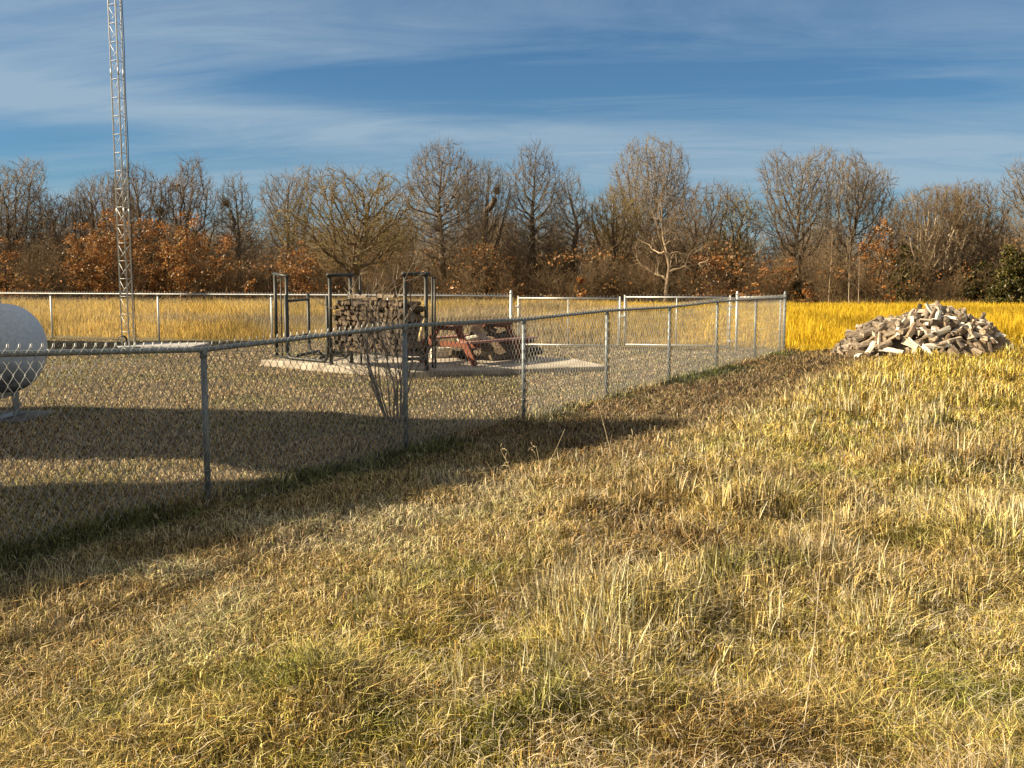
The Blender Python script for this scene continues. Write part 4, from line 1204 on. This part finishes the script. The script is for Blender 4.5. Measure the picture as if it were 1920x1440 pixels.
def place_tree(px, topy, wpx, d, kind, seed, label, tmat=bark_tree, cmat=twig_brown, rz=None, cat='tree', name='bare_tree', group=None):
    x = (px - 960) / F * d; z0 = gzf(x, d)
    H = CAM_H + (YH - topy) * d / F - z0
    if kind in ('snag', 'pole'):
        tm, cm, h, wd = get_tree(kind, seed, tmat, cmat)
        s_ = H / h; sw = (wpx / F * d) / wd
        sw = min(max(sw, s_ * .6), s_ * 1.5)
    else:
        Vb, Qb, V, Q = colony_tree(kind, seed * 7 + 1, H - .4, wpx / F * d * 1.16, **({'nA': 4200, 'thick': 1.5, 'fans': 3} if seed == 8 else {}))
        tm, cm = qmesh('trunk', Vb, Qb, tmat, True), qmesh('crown', V, Q, cmat); sw = s_ = 1.0
    o_ = empty(name, (x, d, z0), rnd.uniform(0, 6.28) if rz is None else rz)
    o_.scale = (sw, sw, s_)
    tag(o_, label, cat, group)
    link('trunk', tm, o_)
    if cm: link('crown', cm, o_)
    return o_
TL_ = [
 (28, 288, 150, 92, 'spread', 1, 'tall grey bare tree at the far left edge of the tree line', bark_dark, twig_grey),
 (128, 336, 130, 94, 'oak', 2, 'pale bare tree between the left edge tree and the lattice tower', bark_tree, twig_grey),
 (205, 325, 110, 97, 'vase', 3, 'bare tree standing directly behind the lattice tower', bark_tree, twig_brown),
 (268, 288, 130, 91, 'spread', 4, 'large dense bare tree just right of the lattice tower', bark_tree, twig_brown),
 (345, 292, 140, 93, 'oak', 5, 'wide bare tree with dark limbs reaching right above the orange leaves', bark_dark, twig_brown),
 (447, 320, 75, 92, 'ash', 6, 'slim upright bare tree left of the gnarled oak', bark_tree, twig_grey),
 (545, 302, 120, 97, 'spread', 7, 'grey bare tree partly hidden behind the left side of the gnarled oak', bark_tree, twig_grey),
 (672, 288, 265, 74, 'oak', 8, 'big gnarled oak with a thick forked trunk behind the firewood rack', bark_tree, twig_olive),
 (832, 264, 150, 88, 'ash', 9, 'tall oval bare tree right of the gnarled oak', bark_tree, twig_grey),
 (908, 300, 110, 95, 'vase', 10, 'hazy bare tree between the two tall oval trees', bark_tree, twig_grey),
 (1004, 268, 110, 88, 'ash', 11, 'tall bare tree with dark twin trunks above the left gate leaf', bark_dark, twig_grey),
 (1065, 318, 80, 90, 'ash', 12, 'shorter bare tree right of the dark twin trunks', bark_tree, twig_grey),
 (1150, 345, 130, 90, 'spread', 13, 'low broad bare tree in front of the tallest tree', bark_tree, twig_olive),
 (1205, 236, 185, 100, 'spread', 14, 'tallest bare tree of the line, its crown rising above the gates', bark_dark, twig_grey),
 (1300, 318, 130, 92, 'oak', 15, 'dark branched tree behind the white barked leaning tree', bark_dark, twig_brown),
 (1375, 342, 100, 92, 'oak', 16, 'short crooked bare tree right of the leaning pale tree', bark_tree, twig_olive),
 (1495, 274, 165, 90, 'spread', 17, 'large spreading bare tree with thick pale trunk right of the corner post', bark_tree, twig_grey),
 (1590, 284, 160, 94, 'spread', 18, 'round topped bare tree right of the large spreading tree', bark_tree, twig_grey),
 (1662, 345, 80, 98, 'oak', 19, 'small dark bare tree at the right foot of the two large crowns', bark_dark, twig_brown),
 (1745, 345, 150, 88, 'vase', 20, 'many stemmed pale bare tree above the big firewood heap', bark_pale, twig_brown),
 (1808, 338, 130, 90, 'vase', 21, 'forked bare tree with bright trunk right of the many stemmed tree', bark_pale, twig_brown),
 (1875, 385, 110, 92, 'oak', 22, 'low tan bare tree between forked tree and cedar', bark_tree, twig_brown),
 (1965, 285, 190, 84, 'spread', 23, 'large bare tree cut by the right edge of the photo', bark_dark, twig_grey),
 (60, 395, 120, 99, 'vase', 24, 'brown bare tree low behind the left edge tree', bark_tree, twig_brown),
 (-60, 300, 160, 93, 'oak', 25, 'bare tree beyond the left edge of the photo', bark_tree, twig_brown),
]
# every tree is its own seed
for (px, ty, wp, d, kind, sd, lab, tm_, cm_) in TL_:
    place_tree(px, ty, wp, d, kind, sd, lab, tm_, cm_)
bark_snag = noisy('dead_tree_bark', [(0.3, (.10, .078, .055)), (0.5, (.27, .22, .16)), (0.7, (.50, .43, .34))], 0.9, 7, 0.9, 0, 0.5, (1, 1, .5), 0.1, 0.5, 0.1)
place_tree(1245, 292, 150, 82, 'snag', 31, 'leaning pale barked gnarled tree behind the right gate leaf', bark_snag, bark_snag, rz=0.2)
pole_l = [(1590, 425, 81, 'thin straight pale sapling in front of the round topped tree'), (1553, 430, 83, 'thin pale sapling left of the straight one, under the spreading tree'),
          (1608, 470, 80, 'short pale sapling right of the straight one'), (1872, 440, 83, 'thin pale sapling between forked tree and cedar'),
          (1125, 430, 86, 'slim sapling under the low broad tree'), (905, 400, 86, 'slim sapling under the hazy tree'), (140, 420, 88, 'slim sapling among orange leaves left of the tower'),
          (760, 430, 86, 'slim sapling behind the right end of the rack'), (505, 430, 88, 'slim sapling left of the gnarled oak trunk')]
for i, (px, ty, d, lab) in enumerate(pole_l):
    place_tree(px, ty, 45, d, 'pole', 40 + i % 4, lab, bark_pale if i < 4 else bark_tree, twig_brown, cat='sapling', name='bare_sapling')

def leaf_cloud(n, shape, size, cols, seed, flatten=1.0):
    """many small leaf faces through a crown's volume"""
    rs = np.random.RandomState(seed)
    pts = []
    # clumps
    nc = max(10, n // 45)
    cc = []
    while len(cc) < nc:
        u_ = rs.rand(3) * 2 - 1
        rr_ = shape(u_[2] * .5 + .5)
        if u_[0] ** 2 + u_[1] ** 2 < rr_ ** 2: cc.append(u_)
    cc = np.array(cc)
    idx = rs.randint(0, nc, n)
    P = cc[idx] + rs.normal(0, .11, (n, 3)) * np.array([1, 1, .5])
    P[:, 2] = np.clip(P[:, 2] * .5 + .5, 0.0, 1.15)
    a = rs.normal(0, 1, (n, 3)); a /= np.linalg.norm(a, axis=1)[:, None]
    b_ = np.cross(a, rs.normal(0, 1, (n, 3))); b_ /= np.linalg.norm(b_, axis=1)[:, None]
    col = np.array(cols)[rs.randint(0, len(cols), n)] * (0.55 + .8 * rs.rand(n))[:, None] * (0.6 + .7 * rs.rand(nc))[idx][:, None]
    return P, a, b_, col
def leafy(px, topy, wpx, d, n, leaf, shape, cols, seed, label, name, cat, mat, z_lo=0.0, trunk_h=.8, group=None):
    x = (px - 960) / F * d; z0 = gzf(x, d)
    H = CAM_H + (YH - topy) * d / F - z0; W = wpx / F * d / 2
    P, a, b_, col = leaf_cloud(n, shape, leaf, cols, seed)
    P = P * np.array([W, W * .8, H * (1 - z_lo)]) + np.array([0, 0, H * z_lo])
    sz = (leaf * (0.6 + .8 * np.random.RandomState(seed).rand(n)))[:, None]
    V = np.stack([P - a * sz, P - b_ * sz * .5, P + a * sz, P + b_ * sz * .5], 1).reshape(-1, 3)
    V[:, 2] = np.maximum(V[:, 2], .02)
    root = empty(name, (x, d, z0)); tag(root, label, cat, group)
    link('crown', npmesh('crown', V, np.arange(n * 4), np.arange(n) * 4, np.full(n, 4), mat, np.repeat(np.clip(col, .005, .8), 4, 0)), root)
    g = TreeGen(seed)
    Pp = dict(H=H, trunk=1, r0=.02 + H * .012, levels=2, seg=[7, 5, 3], gnarl=[.07, .15, .2], up=[.03, .06, .04], kids=[14, 6], t0=[.1, .1], ang=[50, 45], ratio=[.0, .45], rr=.5, rmin=.012, env=env_flat, biglv=2)
    Pp['ratio'][0] = min(.6, W / H * .9)
    g.grow(Vector((0, 0, -.2)), Vector((0, 0, 1)), H * trunk_h, Pp['r0'], 0, Pp)
    g.big.build('trunk', bark_dark, root)
OR = [(.38, .165, .045), (.46, .23, .07), (.30, .12, .035), (.42, .27, .12), (.24, .14, .06)]
OR2 = [(.40, .19, .06), (.33, .15, .05), (.45, .25, .10), (.25, .12, .05)]
rnd_s = lambda t_: .35 + .65 * math.sin(math.pi * min(1, max(0, .12 + .8 * t_)))
con_s = lambda t_: 1.02 - .85 * t_
for i, (px, ty, wp, d, n, cols, lab) in enumerate([
  (170, 425, 90, 84, 2600, OR, 'bright orange leaved oak left of the lattice tower'),
  (222, 395, 90, 86, 2400, OR, 'tall orange leaved oak directly behind the lattice tower'),
  (285, 415, 95, 85, 2200, OR2, 'brownish orange oak just right of the lattice tower'),
  (352, 400, 100, 84, 2800, OR, 'orange leaved oak with a rounded top, right of the tower'),
  (415, 440, 90, 86, 1800, OR2, 'thin rusty leaved oak beside the rounded orange oak'),
  (560, 455, 80, 84, 1300, OR2, 'faded orange oak sapling left of the gnarled oak trunk'),
  (1640, 415, 75, 84, 1300, OR, 'orange leaved oak under the round topped tree on the right'),
  (1455, 480, 90, 86, 900, OR2, 'dim rusty shrub near the corner post'),
  (930, 480, 110, 88, 900, OR2, 'dim rusty undergrowth tree behind the tall gate post'),
  (1330, 470, 110, 87, 900, OR2, 'dim rusty undergrowth tree right of the leaning white tree'),
  (15, 440, 100, 88, 1100, OR2, 'rusty leaved tree at the far left edge'),
 ]):
    leafy(px, ty, wp, d, int(n * 1.5), .10, rnd_s, cols, 100 + i, lab, 'orange_oak', 'tree', leaf_mat, z_lo=.06)
for i, (px, ty, wp, n, lab) in enumerate([
  (1088, 508, 44, 1200, 'small bright orange bush above the left gate leaf'),
  (1405, 527, 56, 900, 'low orange bush behind the short fence section'),
  (1514, 512, 34, 700, 'narrow orange bush right of the corner post'),
  (478, 520, 34, 500, 'little orange bush left of the steel frame'),
  (1662, 530, 30, 350, 'little rust red bush behind the left end of the firewood heap')]):
    leafy(px, ty, wp, 79, n, .11, con_s if i in (0, 2) else rnd_s, OR, 130 + i, lab, 'orange_bush', 'bush', leaf_mat)
CE = [(.075, .075, .018), (.10, .085, .02), (.05, .06, .018), (.13, .09, .025)]
for i, (px, ty, wp, d, lab) in enumerate([(1898, 462, 100, 80, 'bushy olive cedar at the right edge beyond the firewood heap'), (1700, 462, 85, 88, 'dark cedar in the shade left of the many stemmed tree'), (1835, 492, 80, 86, 'lower olive cedar left of the right edge cedar'), (1955, 440, 110, 82, 'cedar cut by the right edge of the photo'), (1470, 505, 70, 88, 'small dark cedar behind the corner post')]):
    leafy(px, ty, wp, d, 7000, .13, lambda t_: 1.0 - .62 * t_ ** 1.4, CE, 150 + i, lab, 'cedar', 'tree', cedar_mat, trunk_h=.9)

# wood behind, and undergrowth: nobody could count it
def lowtree(kind, seed):
    g, h, wd = make_tree(kind, seed)
    V = np.array(g.big.v + g.tw.v); nb = len(g.big.v)
    Fs = [f for f in g.big.f] + [tuple(i + nb for i in f) for f in g.tw.f]
    return V, np.array([f for f in Fs if len(f) == 4]), h
PARAM['far'] = dict(H=11, trunk=.8, r0=.16, levels=3, seg=[6, 5, 4, 3], gnarl=[.06, .14, .2, .24], up=[.02, .09, .07, .04], kids=[15, 9, 8], t0=[.2, .15, .1], ang=[42, 40, 42], ratio=[.42, .45, .5], rr=.5, rmin=.016, env=env_oval, biglv=1)
PARAM['brush'] = dict(H=3.5, trunk=.9, r0=.035, levels=2, seg=[5, 4, 3], gnarl=[.12, .2, .25], up=[.03, .05, .03], kids=[9, 7], t0=[.12, .1], ang=[40, 42], ratio=[.5, .5], rr=.55, rmin=.013, env=env_flat, biglv=0)
def brush_mesh(seed):
    g = TreeGen(seed)
    for k in range(9):
        a = g.r.uniform(0, 6.28)
        g.grow(Vector((math.cos(a) * .5, math.sin(a) * .5, -.1)), Vector((math.cos(a) * .3, math.sin(a) * .3, 1)).normalized(), g.r.uniform(2.2, 3.6), .035, 0, PARAM['brush'])
    V = np.array(g.big.v + g.tw.v); nb = len(g.big.v)
    Fs = list(g.big.f) + [tuple(i + nb for i in f) for f in g.tw.f]
    return V, np.array([f for f in Fs if len(f) == 4]), 3.5
def merged(name, variants, places, mat, label):
    Vs = []; Fq = []; b0 = 0
    for (x, y, s, sh, rz_, vi) in places:
        V, Fs, h = variants[vi]
        c, s_ = math.cos(rz_), math.sin(rz_)
        X = (V[:, 0] * c - V[:, 1] * s_) * s + x; Y = (V[:, 0] * s_ + V[:, 1] * c) * s + y
        Vs.append(np.stack([X, Y, V[:, 2] * sh + gzf(x, y)], 1)); Fq.append(Fs + b0); b0 += len(V)
    V = np.concatenate(Vs); Q = np.concatenate(Fq)
    tag(link(name, npmesh(name, V, Q.ravel(), np.arange(len(Q)) * 4, np.full(len(Q), 4), mat)), label, 'wood', kind='stuff')
fv = []
for k in range(6):
    Vb, Qb, V, Q = colony_tree(('ash', 'spread', 'oak')[k % 3], 500 + k, 11, 8.5, .022, 2, 1500)
    fv.append((np.vstack([Vb, V]), np.vstack([Qb, Q + len(Vb)]), 11.5))
pl = []
for k in range(125):
    y = rnd.uniform(96, 130); x = rnd.uniform(-.60, .60) * y
    hh = rnd.uniform(6.2, 9.8) * (y / 105)
    pl.append((x, y, hh / 11.5 * 1.1, hh / 11.5, rnd.uniform(0, 6.28), rnd.randrange(6)))
merged('woodland', fv, pl, twig_brown, 'bare brown woodland massed behind the front row of trees')
bv = [brush_mesh(300 + k) for k in range(4)]
pl = []
for k in range(330):
    y = 83 + 30 * rnd.random() ** 1.3; x = rnd.uniform(-.60, .60) * y
    s = rnd.uniform(.5, 1.15) * (1 if y < 88 else 1.4)
    pl.append((x, y, s * 1.1, s * rnd.uniform(.8, 1.3), rnd.uniform(0, 6.28), rnd.randrange(4)))
merged('undergrowth', bv, pl, brush_mat, 'dark brown brush and saplings along the foot of the tree line')

# rusty leaves caught low in the undergrowth
rs = np.random.RandomState(9); n = 30000
cx_ = []
while len(cx_) < 420:
    y = rs.uniform(82, 100); px = rs.uniform(-60, 1980)
    wgt = .25 + .75 * (px < 620) + .35 * (850 < px < 1480)
    if rs.rand() < wgt: cx_.append(((px - 960) / F * y, y, rs.rand() ** 1.5 * 4.6 + .3, rs.rand()))
cx_ = np.array(cx_); ix = rs.randint(0, len(cx_), n)
P = cx_[ix, :3] + rs.normal(0, 1, (n, 3)) * np.array([.75, .75, .38])
P[:, 2] = np.maximum(P[:, 2], .05) + gz(P[:, 0], P[:, 1])
a = rs.normal(0, 1, (n, 3)); a /= np.linalg.norm(a, axis=1)[:, None]; b_ = np.cross(a, rs.normal(0, 1, (n, 3))); b_ /= np.linalg.norm(b_, axis=1)[:, None]
cc = np.array([(.34, .17, .06), (.40, .17, .05), (.26, .15, .06), (.22, .16, .07)])[rs.randint(0, 4, n)] * (.5 + .8 * rs.rand(n))[:, None] * (.5 + .8 * cx_[ix, 3])[:, None]
sz = (.07 + .09 * rs.rand(n))[:, None]
V = np.stack([P - a * sz, P - b_ * sz * .6, P + a * sz, P + b_ * sz * .6], 1).reshape(-1, 3)
tag(link('undergrowth_leaves', npmesh('undergrowth_leaves', V, np.arange(n * 4), np.arange(n) * 4, np.full(n, 4), leaf_mat, np.repeat(cc, 4, 0))), 'rusty dead leaves clinging to the brush at the foot of the trees', 'leaves', kind='stuff')

# ------------------------------------------------------------------ bare shrub by the near fence
shr = gpt(738, 792, 0)
sg = TreeGen(77); sroot = empty('bare_shrub', (shr.x, shr.y, gzf(shr.x, shr.y)))
tag(sroot, 'leafless many stemmed shrub inside the near fence in front of the patio', 'shrub')
SP_ = dict(levels=2, seg=[9, 6, 4], gnarl=[.10, .15, .18], up=[.03, .05, .05], kids=[5, 3], t0=[.25, .25], ang=[34, 36], ratio=[.45, .5], rr=.62, rmin=.0034, env=lambda t_: 1.1 - .4 * t_, biglv=0, tip=.3)
stems = MB()
for k in range(13):
    a = k * 2 * math.pi / 13 + rl.uniform(-.2, .2); sp_ = rl.uniform(.10, .50)
    d_ = Vector((math.cos(a) * sp_, math.sin(a) * sp_ * .7, 1)).normalized()
    sg.grow(Vector((math.cos(a) * .07, math.sin(a) * .07, -.05)), d_, rl.uniform(1.0, 1.85), rl.uniform(.010, .016), 0, SP_)
shrub_bark = noisy('shrub_bark', [(0.3, (.10, .085, .07)), (0.7, (.28, .24, .20))], 8, 4, .8, 0, .2)
sg.big.build('stem', shrub_bark, sroot, True); sg.tw.build('twig', bark_pale, sroot)

# ------------------------------------------------------------------ weed stalks
straw_m = noisy('dry_stalk', [(0.3, (.50, .38, .20)), (0.7, (.72, .62, .42))], 20, 3, .7, 0, 0)
def weed(px, y, label, strokes, leafn=0):
    p = gpt(px, y, 0); z0 = gzf(p.x, p.y)
    root = empty('weed_stalk', (p.x, p.y, z0)); tag(root, label, 'weed')
    for k, (dx, dy, h, r_) in enumerate(strokes):
        m = MB(); bx_, by_ = rl.uniform(-.05, .05), rl.uniform(-.05, .05)
        cv = rl.uniform(-.04, .04)
        pts = [(bx_ + dx * t_ + cv * math.sin(t_ * 3), by_ + dy * t_, h * t_ - .02) for t_ in np.linspace(0, 1, 8)]
        m.tube(pts, [r_ * (1 - .6 * t_) for t_ in np.linspace(0, 1, 8)], 5)
        m.build('stalk', straw_m, root)
    if leafn:
        dx, dy, h, _ = strokes[0]
        for i in range(leafn):
            m = MB()
            t_ = rl.uniform(.3, 1); q = Vector((dx * t_, dy * t_, h * t_)); v2 = Vector((rl.uniform(-1, 1), rl.uniform(-1, 1), rl.uniform(-.6, .9))) * rl.uniform(.03, .08)
            m.tube([q, q + v2 * .5 + Vector((0, 0, .01)), q + v2], [.0015, .003, .0006], 4)
            m.build('seed_head', straw_m, root)
weed(990, 975, 'broken pale weed leaning left at the edge of the shade', [(-.20, .05, .46, .0035), (-.42, .05, .34, .003), (-.33, .0, .38, .0025), (.03, .02, .38, .002)], 16)
weed(1010, 925, 'crooked weed with a long stalk leaning right above the shaded verge', [(-.05, .1, .36, .003), (.25, .15, .48, .0025), (.1, .1, .22, .002)], 10)
weed(890, 1010, 'short pale weed stalks left of the broken weed', [(-.16, 0, .24, .003), (-.22, .05, .2, .002)], 3)
weed(1153, 868, 'tall thin curved weed stalk in front of the fourth fence post', [(-.14, .1, .54, .0035), (.03, .05, .26, .0025)], 4)
weed(1522, 1440, 'long thin straight straw rising at the right of the foreground', [(.10, .15, 1.02, .0026)], 0)
weed(1180, 862, 'small tuft of curled straw right of the tall thin weed', [(.05, .02, .2, .0025), (-.06, 0, .18, .002), (.1, .05, .14, .002)], 8)
weed(606, 890, 'thin upright weed against the near fence mesh', [(.02, .02, .38, .002), (-.05, .02, .3, .0018)], 3)
weed(881, 822, 'pale thin stake like weed inside the near fence', [(.0, .0, .22, .003)], 0)
